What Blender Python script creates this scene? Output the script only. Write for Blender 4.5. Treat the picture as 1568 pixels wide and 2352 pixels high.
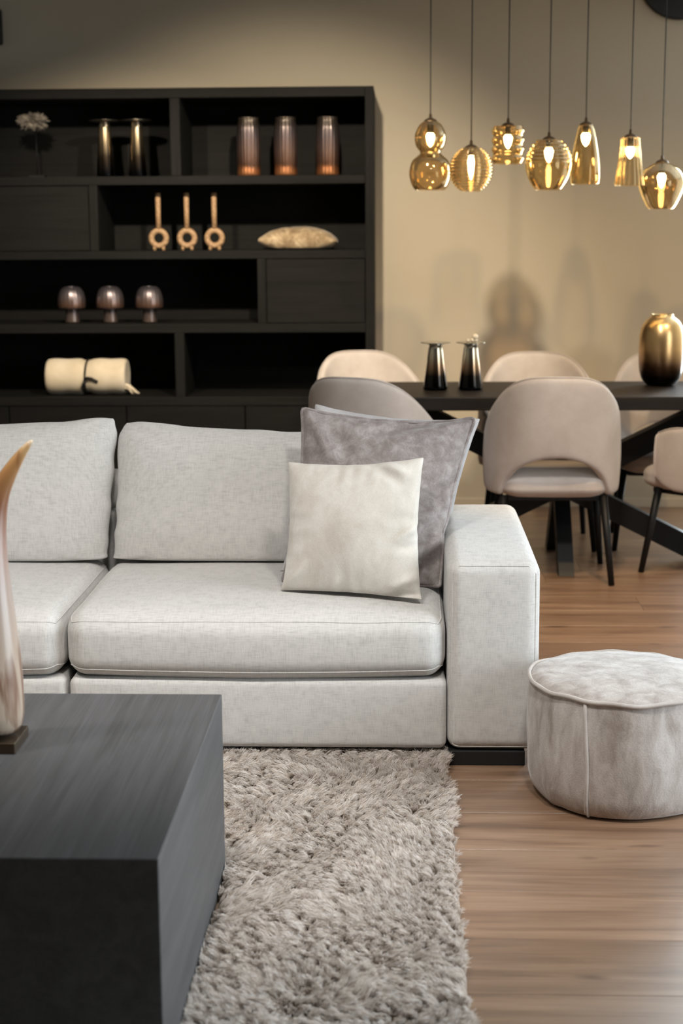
import bpy, bmesh, math, random
import numpy as np
from mathutils import Matrix, Vector

for o in list(bpy.data.objects):
    bpy.data.objects.remove(o)
SC = bpy.context.scene
COL = SC.collection
R = math.radians
PI = math.pi

# ------------------------------------------------------------------ camera
F, CX, CY, CAMH = 3600.0, 784.0, 1176.0, 1.45
VX, VY, ROLL = 920.0, 530.0, -0.006          # where the room's depth axis vanishes, and the roll


def cam_axes():
    c, s = math.cos(ROLL), math.sin(ROLL)
    u, v = (VX - CX) / F, (CY - VY) / F
    y = np.array([c * u - s * v, s * u + c * v, 1.0]); y /= np.linalg.norm(y)
    up = np.array([0, y[2], -y[1]]); up /= np.linalg.norm(up)
    x = np.cross(y, up)
    if x[0] < 0:
        x = -x
    return np.stack([x, y, up]) @ np.array([[c, -s, 0], [s, c, 0], [0, 0, 1.0]])


W = cam_axes()
cam_data = bpy.data.cameras.new('camera')
cam = bpy.data.objects.new('camera', cam_data)
COL.objects.link(cam)
m = Matrix.Identity(4)
for i in range(3):
    m[i][0], m[i][1], m[i][2] = W[i][0], W[i][1], -W[i][2]
m[2][3] = CAMH
cam.matrix_world = m
cam_data.sensor_fit = 'HORIZONTAL'
cam_data.sensor_width = 24.0
cam_data.lens = F * 24.0 / 1568.0
cam_data.clip_start = 0.05
cam_data.dof.use_dof = True
cam_data.dof.focus_distance = 4.25
cam_data.dof.aperture_fstop = 3.4
SC.camera = cam


def on_y(px, py, Y):
    d = W @ np.array([(px - CX) / F, (CY - py) / F, 1.0])
    t = Y / d[1]
    return np.array([0, 0, CAMH]) + t * d


# ------------------------------------------------------------------ light
SC.view_settings.view_transform = 'Standard'
SC.view_settings.look = 'None'
SC.view_settings.gamma = 1.0
SC.view_settings.use_curve_mapping = False
SC.view_settings.exposure = 0.10
cy = SC.cycles
cy.max_bounces = 6; cy.diffuse_bounces = 3; cy.glossy_bounces = 3; cy.transmission_bounces = 3; cy.transparent_max_bounces = 14
cy.caustics_reflective = False; cy.caustics_refractive = False
cy.use_adaptive_sampling = True; cy.adaptive_threshold = 0.03; cy.adaptive_min_samples = 16
world = bpy.data.worlds.new('world'); SC.world = world
world.use_nodes = True
world.node_tree.nodes['Background'].inputs[0].default_value = (0.80, 0.90, 1.0, 1)
world.node_tree.nodes['Background'].inputs[1].default_value = 1.0

X_RIGHT, X_LEFT, Y_BACK, Y_FRONT, Z_CEIL = 3.2, -4.2, 8.24, -2.6, 2.62


def area(name, loc, rot, sx, sy, power, color):
    l = bpy.data.lights.new(name, 'AREA')
    l.shape = 'RECTANGLE'; l.size = sx; l.size_y = sy
    l.energy = power; l.color = color
    o = bpy.data.objects.new(name, l); COL.objects.link(o)
    o.location = loc; o.rotation_euler = rot
    return o


def spot(name, loc, target, power, color, size=70, blend=0.6, radius=0.035):
    l = bpy.data.lights.new(name, 'SPOT')
    l.energy = power; l.color = color; l.spot_size = R(size); l.spot_blend = blend
    l.shadow_soft_size = radius
    o = bpy.data.objects.new(name, l); COL.objects.link(o)
    o.location = loc
    d = Vector(target) - Vector(loc)
    o.rotation_euler = d.to_track_quat('-Z', 'Y').to_euler()
    return o


DAY = (0.84, 0.93, 1.0)
WARM = (1.0, 0.69, 0.36)
NEUT = (1.0, 0.86, 0.66)
# daylight through the window right of the dining table and the one in the right wall
area('window_daylight', (2.43, Y_BACK + 0.25, 1.30), (R(90), 0, R(180)), 1.4, 2.3, 270, DAY)
area('window_daylight', (X_RIGHT + 0.25, 3.1, 1.35), (0, R(90), 0), 2.3, 2.6, 185, DAY)
# ceiling spots in front of the bookcase and the dining table, then added fills
spot('ceiling_and_fill_spot', (-0.30, 5.70, 2.58), (-0.60, 8.0, 1.0), 250, NEUT, 72, 0.8)
spot('ceiling_and_fill_spot', (-1.45, 5.70, 2.58), (-1.50, 7.9, 0.95), 168, NEUT, 64, 0.7)
spot('ceiling_and_fill_spot', (0.66, 5.35, 2.58), (0.60, 8.2, 0.15), 80, WARM, 66, 0.9)
spot('ceiling_and_fill_spot', (1.75, 5.50, 2.58), (1.45, 8.2, 0.15), 75, WARM, 66, 0.9)
spot('ceiling_and_fill_spot', (1.00, 5.10, 2.58), (0.95, 5.55, 0.0), 165, WARM, 60, 0.9)  # added warm fill, lifts the floor before the dining table
spot('ceiling_and_fill_spot', (0.35, 4.30, 2.58), (0.25, 6.4, 0.6), 105, (1.0, 0.96, 0.92), 56, 0.9, 0.08)  # added neutral fill to brighten the backs of the near chairs
# ceiling spots over the seating
SPOTW = (1.0, 0.965, 0.92)
for sx_, sy_, tx_, pw_ in ((-1.7, 2.70, -1.4, 122), (-0.55, 2.70, -0.55, 116), (0.35, 2.60, -0.05, 112)):
    spot('ceiling_and_fill_spot', (sx_, sy_, 2.58), (tx_, 4.1, 0.2), pw_, SPOTW, 76, 0.9, 0.12)


# ------------------------------------------------------------------ helpers
def S(r, g, b, a=1.0):
    f = lambda c: (c / 12.92 if c <= 0.04045 else ((c + 0.055) / 1.055) ** 2.4)
    return (f(r / 255), f(g / 255), f(b / 255), a)


ORG = {}


def tag(o, label=None, cat=None, group=None, kind=None):
    if label: o['label'] = label
    if cat: o['category'] = cat
    if group: o['group'] = group
    if kind: o['kind'] = kind
    return o


def thing(name, loc=(0, 0, 0), label=None, cat=None, group=None, rz=0.0):
    o = bpy.data.objects.new(name, None)
    COL.objects.link(o)
    o.empty_display_size = 0.1
    o.location = loc
    o.rotation_euler = (0, 0, rz)
    ORG[o.name] = Vector(loc)
    return tag(o, label, cat, group)


def root_of(o):
    while o.parent:
        o = o.parent
    return o


def mesh(name, verts, faces, mat=None, parent=None, smooth=True, world=True, kind=None, subsurf=0):
    """one mesh object; verts in world coordinates unless world=False (then local to the parent thing)"""
    me = bpy.data.meshes.new(name)
    v = np.asarray(verts, dtype=float).reshape(-1, 3)
    if parent is not None and world:
        v = v - np.array(ORG.get(root_of(parent).name, Vector((0, 0, 0))))
    me.from_pydata([tuple(p) for p in v], [], [tuple(int(i) for i in f) for f in faces])
    me.update()
    if smooth:
        me.polygons.foreach_set('use_smooth', [True] * len(me.polygons))
    if mat:
        me.materials.append(mat)
    o = bpy.data.objects.new(name, me)
    COL.objects.link(o)
    if parent is not None:
        o.parent = parent
    if kind:
        o['kind'] = kind
    if subsurf:
        s = o.modifiers.new('subsurf', 'SUBSURF'); s.levels = subsurf; s.render_levels = subsurf
    return o


def from_bm(bm):
    bm.verts.index_update()
    v = [tuple(p.co) for p in bm.verts]
    f = [[q.index for q in p.verts] for p in bm.faces]
    bm.free()
    return v, f


def box(x0, x1, y0, y1, z0, z1, bev=0.003, seg=2):
    bm = bmesh.new()
    bmesh.ops.create_cube(bm, size=1.0)
    for p in bm.verts:
        p.co = Vector(((x0 + x1) / 2 + p.co.x * (x1 - x0), (y0 + y1) / 2 + p.co.y * (y1 - y0), (z0 + z1) / 2 + p.co.z * (z1 - z0)))
    if bev:
        bmesh.ops.bevel(bm, geom=list(bm.edges), offset=bev, segments=seg, profile=0.5, affect='EDGES')
    bmesh.ops.recalc_face_normals(bm, faces=list(bm.faces))
    return from_bm(bm)


def flat(o):
    """flat faces with soft bevels"""
    return o


def hard(name, args, mat, parent=None, bev=0.003, **k):
    v, f = box(*args, bev=bev)
    o = mesh(name, v, f, mat, parent, smooth=True, **k)
    me = o.data
    me.polygons.foreach_set('use_smooth', [False] * len(me.polygons))
    return o


def join(*vf):
    V, Fc = [], []
    for v, f in vf:
        n = len(V)
        V += [tuple(p) for p in v]
        Fc += [[i + n for i in q] for q in f]
    return V, Fc


def lathe(prof, n=48, cx=0.0, cy=0.0, rib=None, cap0=False, cap1=False):
    """prof: list of (r, z); rib(angle, k)-> multiplier"""
    V, Fc = [], []
    for k, (r, z) in enumerate(prof):
        for i in range(n):
            a = 2 * PI * i / n
            q = r * (rib(a, k) if rib else 1.0)
            V.append((cx + q * math.cos(a), cy + q * math.sin(a), z))
    for k in range(len(prof) - 1):
        for i in range(n):
            j = (i + 1) % n
            Fc.append((k * n + i, k * n + j, (k + 1) * n + j, (k + 1) * n + i))
    if cap0: Fc.append(tuple(reversed(range(n))))
    if cap1: Fc.append(tuple((len(prof) - 1) * n + i for i in range(n)))
    return V, Fc


def shell(prof, th, **k):
    """thin-walled lathe: outer profile, then the inner one back"""
    inner = [(max(r - th, 0.0005), z) for r, z in prof]
    return lathe(prof + inner[::-1], **k)


def tube(pts, rad, n=10, closed=False, caps=True, flatten=None):
    P = [Vector(p) for p in pts]
    N = len(P)
    rads = rad if hasattr(rad, '__len__') else [rad] * N
    V, Fc = [], []
    prev = None
    for i in range(N):
        a = P[(i - 1) % N] if (closed or i > 0) else P[i]
        b = P[(i + 1) % N] if (closed or i < N - 1) else P[i]
        t = (b - a).normalized()
        if prev is None:
            u = t.orthogonal().normalized()
        else:
            u = (prev - t * prev.dot(t))
            u = u.normalized() if u.length > 1e-6 else t.orthogonal().normalized()
        prev = u
        w = t.cross(u)
        for k in range(n):
            an = 2 * PI * k / n
            V.append(tuple(P[i] + (u * math.cos(an) + w * math.sin(an)) * rads[i]))
    for i in range(N if closed else N - 1):
        j = (i + 1) % N
        for k in range(n):
            l = (k + 1) % n
            Fc.append((i * n + k, i * n + l, j * n + l, j * n + k))
    if caps and not closed:
        Fc.append(tuple(reversed(range(n))))
        Fc.append(tuple((N - 1) * n + k for k in range(n)))
    return V, Fc


class SoftBox:
    """a padded box: rounded edges, crowned faces"""
    def __init__(s, x0, x1, y0, y1, z0, z1, r, bulge=(0, 0, 0), k=4, m=10, extra=None):
        s.c = np.array([(x0 + x1) / 2, (y0 + y1) / 2, (z0 + z1) / 2])
        s.h = np.array([(x1 - x0) / 2, (y1 - y0) / 2, (z1 - z0) / 2])
        s.r = np.minimum(np.array(r if hasattr(r, '__len__') else [r] * 3, float), s.h * 0.98)
        s.b = bulge; s.k = k; s.m = m; s.extra = extra

    def map(s, p):
        """p: (n,3) points on the sharp box, centred"""
        p = np.asarray(p, float)
        inner = s.h - s.r
        q = np.clip(p, -inner, inner)
        d = (p - q) / s.r
        L = np.linalg.norm(d, axis=1, keepdims=True); L[L < 1e-9] = 1
        o = q + d / L * s.r
        n = o / s.h
        f = np.clip(1 - n ** 2, 0, 1)
        o = o.copy()
        o[:, 0] += s.b[0] * n[:, 0] * f[:, 1] * f[:, 2]
        o[:, 1] += s.b[1] * n[:, 1] * f[:, 0] ** 0.5 * f[:, 2]
        o[:, 2] += s.b[2] * n[:, 2] * f[:, 0] ** 0.5 * f[:, 1] ** 0.7
        if s.extra is not None:
            o = s.extra(o, n)
        return o + s.c

    def axis(s, a):
        h, r = s.h[a], s.r[a]
        e = [h - r + r * math.tan(PI / 4 * i / s.k) for i in range(s.k + 1)]
        mid = np.linspace(-(h - r), h - r, s.m + 1)
        return np.unique(np.round(np.concatenate([-np.array(e), mid, e]), 6))

    def build(s):
        ax = [s.axis(i) for i in range(3)]
        idx, P, Fc = {}, [], []

        def vid(p):
            key = tuple(np.round(p, 5))
            if key not in idx:
                idx[key] = len(P); P.append(p)
            return idx[key]
        for a in range(3):
            b, c = (a + 1) % 3, (a + 2) % 3
            for sg in (-1, 1):
                A = ax[b]; B = ax[c]
                G = [[None] * len(B) for _ in A]
                for i, x in enumerate(A):
                    for j, y in enumerate(B):
                        p = [0, 0, 0]; p[a] = sg * s.h[a]; p[b] = x; p[c] = y
                        G[i][j] = vid(p)
                for i in range(len(A) - 1):
                    for j in range(len(B) - 1):
                        q = (G[i][j], G[i + 1][j], G[i + 1][j + 1], G[i][j + 1])
                        Fc.append(q if sg > 0 else q[::-1])
        return s.map(np.array(P)), Fc


def vnoise(x, y, seed=0, z=0):
    """smooth value noise in [-1,1]"""
    x = np.asarray(x, float); y = np.asarray(y, float)
    rs = np.random.RandomState(seed); T = rs.uniform(-1, 1, (256, 256))
    xi = np.floor(x).astype(int); yi = np.floor(y).astype(int)
    fx = x - xi; fy = y - yi
    fx = fx * fx * (3 - 2 * fx); fy = fy * fy * (3 - 2 * fy)
    g = lambda a, b: T[a % 256, b % 256]
    return (g(xi, yi) * (1 - fx) + g(xi + 1, yi) * fx) * (1 - fy) + (g(xi, yi + 1) * (1 - fx) + g(xi + 1, yi + 1) * fx) * fy


def copy_tree(o, parent=None):
    c = o.copy()
    COL.objects.link(c)
    if parent is not None:
        c.parent = parent
    for ch in [q for q in bpy.data.objects if q.parent == o]:
        copy_tree(ch, c)
    return c


# ------------------------------------------------------------------ materials
class NT:
    def __init__(s, name):
        s.m = bpy.data.materials.new(name); s.m.use_nodes = True
        s.t = s.m.node_tree
        s.b = s.t.nodes['Principled BSDF']; s.out = s.t.nodes['Material Output']

    def n(s, typ, **k):
        q = s.t.nodes.new(typ)
        for a, b in k.items():
            if a.startswith('i_'):
                q.inputs[a[2:].replace('_', ' ')].default_value = b
            else:
                setattr(q, a, b)
        return q

    def l(s, a, b):
        s.t.links.new(a, b)

    def coord(s, scale=(1, 1, 1), kind='Object', rot=(0, 0, 0)):
        tc = s.n('ShaderNodeTexCoord'); mp = s.n('ShaderNodeMapping')
        mp.inputs['Scale'].default_value = scale; mp.inputs['Rotation'].default_value = rot
        s.l(tc.outputs[kind], mp.inputs[0])
        return mp.outputs[0]

    def noise(s, vec, scale=1.0, detail=3.0, rough=0.5, dist=0.0):
        q = s.n('ShaderNodeTexNoise')
        q.inputs['Scale'].default_value = scale; q.inputs['Detail'].default_value = detail
        q.inputs['Roughness'].default_value = rough; q.inputs['Distortion'].default_value = dist
        s.l(vec, q.inputs['Vector'])
        return q.outputs['Fac']

    def ramp(s, fac, stops, interp='LINEAR'):
        q = s.n('ShaderNodeValToRGB'); q.color_ramp.interpolation = interp
        e = q.color_ramp.elements
        while len(e) < len(stops):
            e.new(0.5)
        for i, (p, c) in enumerate(stops):
            e[i].position = p; e[i].color = c
        s.l(fac, q.inputs[0])
        return q.outputs[0]

    def math(s, op, a, b=None):
        q = s.n('ShaderNodeMath', operation=op)
        for i, v in enumerate((a, b)):
            if v is None: continue
            if isinstance(v, (int, float)): q.inputs[i].default_value = v
            else: s.l(v, q.inputs[i])
        return q.outputs[0]

    def mix(s, fac, a, b, blend='MIX'):
        q = s.n('ShaderNodeMix', data_type='RGBA', blend_type=blend)
        for i, v in ((0, fac), (6, a), (7, b)):
            if isinstance(v, (int, float)): q.inputs[i].default_value = v
            elif isinstance(v, tuple): q.inputs[i].default_value = v
            else: s.l(v, q.inputs[i])
        return q.outputs[2]

    def bump(s, height, strength=0.3, dist=0.002, normal=None):
        q = s.n('ShaderNodeBump'); q.inputs['Strength'].default_value = strength; q.inputs['Distance'].default_value = dist
        s.l(height, q.inputs['Height'])
        if normal is not None: s.l(normal, q.inputs['Normal'])
        return q.outputs[0]

    def set(s, **k):
        names = dict(color='Base Color', rough='Roughness', metal='Metallic', spec='Specular IOR Level', sheen='Sheen Weight',
                     sheen_rough='Sheen Roughness', coat='Coat Weight', coat_rough='Coat Roughness', normal='Normal', ior='IOR',
                     trans='Transmission Weight', emit='Emission Color', emit_s='Emission Strength', sheen_tint='Sheen Tint', sss='Subsurface Weight')
        for a, v in k.items():
            i = s.b.inputs[names[a]]
            if isinstance(v, (int, float)) or isinstance(v, tuple): i.default_value = v
            else: s.l(v, i)
        return s.m


def plain(name, c, rough=0.5, metal=0.0, **k):
    return NT(name).set(color=c, rough=rough, metal=metal, **k)


def linen(name, c, dark=0.82):
    q = NT(name)
    a = q.noise(q.coord((330, 36, 36)), 1, 2)
    b = q.noise(q.coord((36, 330, 36)), 1, 2)
    c2 = q.noise(q.coord((36, 36, 330)), 1, 2)
    h = q.math('MULTIPLY', q.math('ADD', q.math('ADD', a, b), c2), 0.333)
    big = q.noise(q.coord((3, 3, 3)), 1, 3)
    d = tuple(x * dark for x in c[:3]) + (1,)
    lt = tuple(min(x * 1.10, 1) for x in c[:3]) + (1,)
    col = q.ramp(h, [(0.36, d), (0.5, c), (0.64, lt)])
    col = q.mix(0.12, col, q.ramp(big, [(0.3, d), (0.7, lt)]))
    return q.set(color=col, rough=0.9, sheen=0.25, sheen_rough=0.5, spec=0.15, normal=q.bump(h, 0.35, 0.0015))


def velvet(name, c1, c2, c3, scale=14, fine=260, sheen=0.5, stretch=(1, 1, 1), bump=0.2, rough=0.75):
    q = NT(name)
    big = q.noise(q.coord(stretch), scale, 5, 0.62, 0.4)
    fin = q.noise(q.coord((fine, fine, fine)), 1, 2)
    col = q.ramp(big, [(0.32, c1), (0.5, c2), (0.68, c3)])
    col = q.mix(0.18, col, q.ramp(fin, [(0.3, c1), (0.7, c3)]))
    hh = q.math('ADD', q.math('MULTIPLY', fin, 0.5), big)
    return q.set(color=col, rough=rough, sheen=sheen, sheen_rough=0.35, spec=0.2, normal=q.bump(hh, bump, 0.003))


def wood(name, c1, c2, axis=0, rough=0.45, spec=0.5, bump=0.15, freq=120):
    q = NT(name)
    sc = [freq, freq, freq]; sc[axis] = 3.0
    g = q.noise(q.coord(tuple(sc)), 1, 3, 0.6, 0.3)
    sc2 = [18, 18, 18]; sc2[axis] = 1.2
    g2 = q.noise(q.coord(tuple(sc2)), 1, 4, 0.6, 1.2)
    h = q.math('MULTIPLY', q.math('ADD', g, g2), 0.5)
    return q.set(color=q.ramp(h, [(0.36, c1), (0.64, c2)]), rough=rough, spec=spec, normal=q.bump(g, bump, 0.001))


M = {}
M['linen'] = linen('linen', S(204, 201, 197))
M['beige_velvet'] = velvet('beige_velvet', S(184, 173, 165), S(196, 186, 179), S(206, 198, 192), scale=5, sheen=0.35)
M['white_velvet'] = velvet('white_velvet', S(190, 183, 172), S(207, 201, 192), S(223, 219, 212), scale=10, stretch=(1, 1, 0.7), sheen=0.5, bump=0.25)
M['mauve_velvet'] = velvet('mauve_velvet', S(116, 106, 103), S(140, 131, 128), S(168, 161, 159), scale=26, sheen=0.6, bump=0.4)
M['grey_velvet'] = velvet('grey_velvet', S(164, 160, 160), S(178, 175, 175), S(192, 189, 189), scale=8, sheen=0.2)
M['pouf_velvet'] = velvet('pouf_velvet', S(150, 139, 131), S(182, 173, 167), S(206, 200, 195), scale=24, stretch=(1, 1, 0.4), sheen=0.5, bump=0.45)
M['pouf_piping'] = velvet('pouf_piping', S(176, 166, 158), S(192, 184, 177), S(206, 199, 193), scale=10, sheen=0.4)
M['fur_velvet'] = velvet('fur_velvet', S(112, 90, 66), S(158, 136, 106), S(200, 180, 150), scale=26, sheen=0.5, bump=0.5)
M['cream_wool'] = velvet('cream_wool', S(206, 190, 164), S(218, 203, 178), S(228, 215, 194), scale=8, sheen=0.3)
M['black_oak'] = wood('black_oak', S(16, 16, 15), S(27, 26, 25), axis=0, rough=0.7, spec=0.15)
M['black_oak_v'] = wood('black_oak_v', S(16, 16, 15), S(27, 26, 25), axis=2, rough=0.7, spec=0.15)
M['table_oak'] = wood('table_oak', S(74, 74, 75), S(94, 94, 96), axis=1, rough=0.5, spec=0.25, bump=0.25, freq=320)
M['dining_oak'] = wood('dining_oak', S(22, 19, 16), S(37, 31, 26), axis=0, rough=0.5, spec=0.3)
M['black_metal'] = plain('black_metal', S(15, 15, 16), 0.5, 0.0, spec=0.3)
M['black_matte'] = plain('black_matte', S(14, 14, 15), 0.6)
M['black_cord'] = plain('black_cord', S(30, 26, 22), 0.7)
M['bronze'] = plain('bronze', S(92, 78, 62), 0.35, 0.8)
M['wall'] = None


def wall_paint(name, c):
    q = NT(name)
    g = q.noise(q.coord((6, 6, 6)), 1, 4)
    fin = q.noise(q.coord((160, 160, 160)), 1, 2)
    d = tuple(x * 0.96 for x in c[:3]) + (1,)
    return q.set(color=q.mix(g, d, c), rough=0.85, spec=0.2, normal=q.bump(fin, 0.08, 0.001))


M['wall'] = wall_paint('wall_paint', S(190, 179, 160))
M['dark_wall'] = wall_paint('dark_wall_paint', S(86, 82, 78))
M['ceil'] = wall_paint('ceiling_paint', S(194, 192, 189))
M['skirting'] = wall_paint('skirting_paint', S(200, 188, 168))


def plank_mat():
    q = NT('oak_plank')
    oi = q.n('ShaderNodeObjectInfo')
    tc = q.n('ShaderNodeTexCoord')
    add = q.n('ShaderNodeVectorMath', operation='ADD')
    cmb = q.n('ShaderNodeCombineXYZ')
    q.l(q.math('MULTIPLY', oi.outputs['Random'], 37.0), cmb.inputs[0])
    q.l(q.math('MULTIPLY', oi.outputs['Random'], 11.0), cmb.inputs[1])
    q.l(tc.outputs['Object'], add.inputs[0]); q.l(cmb.outputs[0], add.inputs[1])
    mp = q.n('ShaderNodeMapping'); mp.inputs['Scale'].default_value = (1.3, 16, 16); q.l(add.outputs[0], mp.inputs[0])
    mp2 = q.n('ShaderNodeMapping'); mp2.inputs['Scale'].default_value = (5, 190, 60); q.l(add.outputs[0], mp2.inputs[0])
    mp3 = q.n('ShaderNodeMapping'); mp3.inputs['Scale'].default_value = (4.5, 13, 8); q.l(add.outputs[0], mp3.inputs[0])
    big = q.noise(mp.outputs[0], 1, 5, 0.6, 0.8)
    fin = q.noise(mp2.outputs[0], 1, 2)
    knot = q.noise(mp3.outputs[0], 1, 2, 0.4, 0.3)
    col = q.ramp(big, [(0.28, S(104, 80, 63)), (0.48, S(144, 115, 93)), (0.72, S(173, 143, 119))])
    col = q.mix(0.30, col, q.ramp(fin, [(0.35, S(92, 66, 46)), (0.65, S(152, 118, 88))]))
    col = q.mix(q.ramp(knot, [(0.68, (0, 0, 0, 1)), (0.78, (0.75, 0.75, 0.75, 1))]), col, S(70, 48, 34))
    var = q.ramp(oi.outputs['Random'], [(0, (0.86, 0.86, 0.86, 1)), (1, (1.08, 1.06, 1.04, 1))])
    col = q.mix(1.0, col, var, 'MULTIPLY')
    return q.set(color=col, rough=0.38, spec=0.5, coat=0.5, coat_rough=0.30, normal=q.bump(fin, 0.10, 0.0006))


M['plank'] = plank_mat()


def zgrad(name, stops, z0, z1, rough=0.12, metal=0.9, spots=0.0, coat=0.3):
    """colour that runs with the height of the piece itself (ombre glaze)"""
    q = NT(name)
    tc = q.n('ShaderNodeTexCoord'); sp = q.n('ShaderNodeSeparateXYZ'); q.l(tc.outputs['Object'], sp.inputs[0])
    mr = q.n('ShaderNodeMapRange'); q.l(sp.outputs[2], mr.inputs[0])
    mr.inputs[1].default_value = z0; mr.inputs[2].default_value = z1
    nz = q.noise(q.coord((14, 14, 9)), 1, 4)
    f = q.math('ADD', mr.outputs[0], q.math('MULTIPLY', q.math('SUBTRACT', nz, 0.5), spots))
    return q.set(color=q.ramp(f, stops), rough=rough, metal=metal, coat=coat, coat_rough=0.05)


M['ombre_vase'] = zgrad('ombre_glass', [(0.12, S(14, 12, 12)), (0.32, S(110, 80, 56)), (0.52, S(206, 168, 118)), (1, S(236, 204, 148))], 0, 0.31, 0.30, 1.0, 0.12)
M['smoke'] = zgrad('smoked_glass', [(0.1, S(12, 13, 15)), (0.30, S(34, 28, 24)), (0.5, S(150, 122, 96)), (0.8, S(214, 204, 184)), (1, S(170, 168, 158))], 0, 0.205, 0.10, 0.95, 0.10)
M['shelf_smoke'] = zgrad('dark_smoked_glass', [(0.1, S(12, 12, 14)), (0.35, S(70, 58, 44)), (0.8, S(206, 184, 148)), (1, S(150, 140, 124))], 0, 0.27, 0.10, 0.95, 0.10)
M['bronze_glass'] = zgrad('bronze_lustre_glass', [(0.0, S(160, 108, 70)), (0.13, S(146, 94, 60)), (0.2, S(96, 68, 54)), (0.45, S(104, 84, 78)), (0.75, S(84, 74, 76)), (1, S(72, 64, 56))], 0, 0.27, 0.34, 0.75, 0.22)
M['mush_glass'] = zgrad('lustre_glass', [(0.0, S(124, 106, 98)), (0.38, S(84, 75, 75)), (0.46, S(122, 90, 72)), (0.7, S(116, 106, 108)), (1, S(96, 92, 98))], 0, 0.185, 0.34, 0.75, 0.25)
M['ring_ceramic'] = NT('sandy_ceramic')
q = M['ring_ceramic']; g = q.noise(q.coord((90, 90, 90)), 1, 3)
M['ring_ceramic'] = q.set(color=q.ramp(g, [(0.35, S(146, 112, 80)), (0.65, S(186, 152, 114))]), rough=0.6, normal=q.bump(g, 0.4, 0.002))


def horn_mat():
    q = NT('polished_horn')
    tc = q.n('ShaderNodeTexCoord'); sp = q.n('ShaderNodeSeparateXYZ'); q.l(tc.outputs['Object'], sp.inputs[0])
    mr = q.n('ShaderNodeMapRange'); q.l(sp.outputs[2], mr.inputs[0])
    mr.inputs[1].default_value = 0.0; mr.inputs[2].default_value = 0.61
    nz = q.noise(q.coord((22, 22, 4)), 1, 4, 0.6, 0.6)
    f = q.math('ADD', mr.outputs[0], q.math('MULTIPLY', q.math('SUBTRACT', nz, 0.5), 0.14))
    col = q.ramp(f, [(0.0, S(196, 176, 156)), (0.3, S(184, 166, 150)), (0.52, S(170, 152, 142)), (0.66, S(158, 128, 116)), (0.80, S(132, 88, 62)), (0.92, S(176, 130, 82)), (0.985, S(196, 160, 112)), (1, S(214, 196, 170))])
    st = q.noise(q.coord((30, 30, 3.5)), 1, 3, 0.5, 0.4)
    col = q.mix(q.ramp(st, [(0.60, (0, 0, 0, 1)), (0.70, (0.8, 0.8, 0.8, 1))]), col, S(112, 68, 40))
    return q.set(color=col, rough=0.30, spec=0.4, sss=0.05, coat=0.12, coat_rough=0.15)


M['horn'] = horn_mat()


def amber_glass(name, tint, gloss=0.16):
    """thin tinted glass: clear amber pane plus surface reflection"""
    q = NT(name)
    q.t.nodes.remove(q.b)
    tr = q.n('ShaderNodeBsdfTransparent'); tr.inputs[0].default_value = tint
    gl = q.n('ShaderNodeBsdfGlossy'); gl.inputs['Roughness'].default_value = 0.06; gl.inputs[0].default_value = (1.0, 0.84, 0.56, 1)
    lw = q.n('ShaderNodeFresnel'); lw.inputs[0].default_value = 1.5
    fac = q.math('ADD', q.math('MULTIPLY', lw.outputs[0], 0.6), gloss)
    mx = q.n('ShaderNodeMixShader'); q.l(fac, mx.inputs[0]); q.l(tr.outputs[0], mx.inputs[1]); q.l(gl.outputs[0], mx.inputs[2])
    q.l(mx.outputs[0], q.out.inputs[0])
    return q.m


M['amber'] = amber_glass('amber_glass', (0.95, 0.88, 0.73, 1), 0.03)
M['amber_smoke'] = amber_glass('smoky_amber_glass', (0.90, 0.82, 0.68, 1), 0.03)
M['amber_light'] = amber_glass('pale_amber_glass', (0.965, 0.91, 0.80, 1), 0.05)


def emit(name, c, s):
    q = NT(name)
    return q.set(color=(0, 0, 0, 1), emit=c, emit_s=s, rough=0.5)


M['bulb'] = emit('warm_bulb', (1.0, 0.74, 0.40, 1), 40)

# ------------------------------------------------------------------ setting
fl = mesh('floor', *box(X_LEFT, X_RIGHT, Y_FRONT, Y_BACK, -0.06, -0.012, bev=0), M['black_matte'], smooth=False)
tag(fl, 'brown oak plank floor of the showroom', 'floor', kind='structure')
PW = 0.2395
rnd = random.Random(7)
plank_cache = {}
yy = 2.8204 - PW * 22
row = 0
while yy < Y_BACK - 0.01:
    x = X_LEFT - rnd.uniform(0.1, 1.6)
    while x < X_RIGHT:
        L = 1.85
        x0, x1 = max(x, X_LEFT), min(x + L, X_RIGHT)
        y0, y1 = max(yy, Y_FRONT), min(yy + PW, Y_BACK)
        if x1 - x0 > 0.02 and y1 - y0 > 0.02:
            key = (round(x1 - x0, 3), round(y1 - y0, 3))
            if key not in plank_cache:
                v, f = box(0.0006, x1 - x0 - 0.0006, 0.0006, y1 - y0 - 0.0006, -0.012, 0.0, bev=0.0004, seg=1)
                o = mesh('floor_plank', v, f, M['plank'], fl, smooth=False, world=False)
                plank_cache[key] = o.data
            else:
                o = bpy.data.objects.new('floor_plank', plank_cache[key]); COL.objects.link(o); o.parent = fl
            o.location = (x0, y0, 0)
        x += L
    yy += PW
    row += 1

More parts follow.
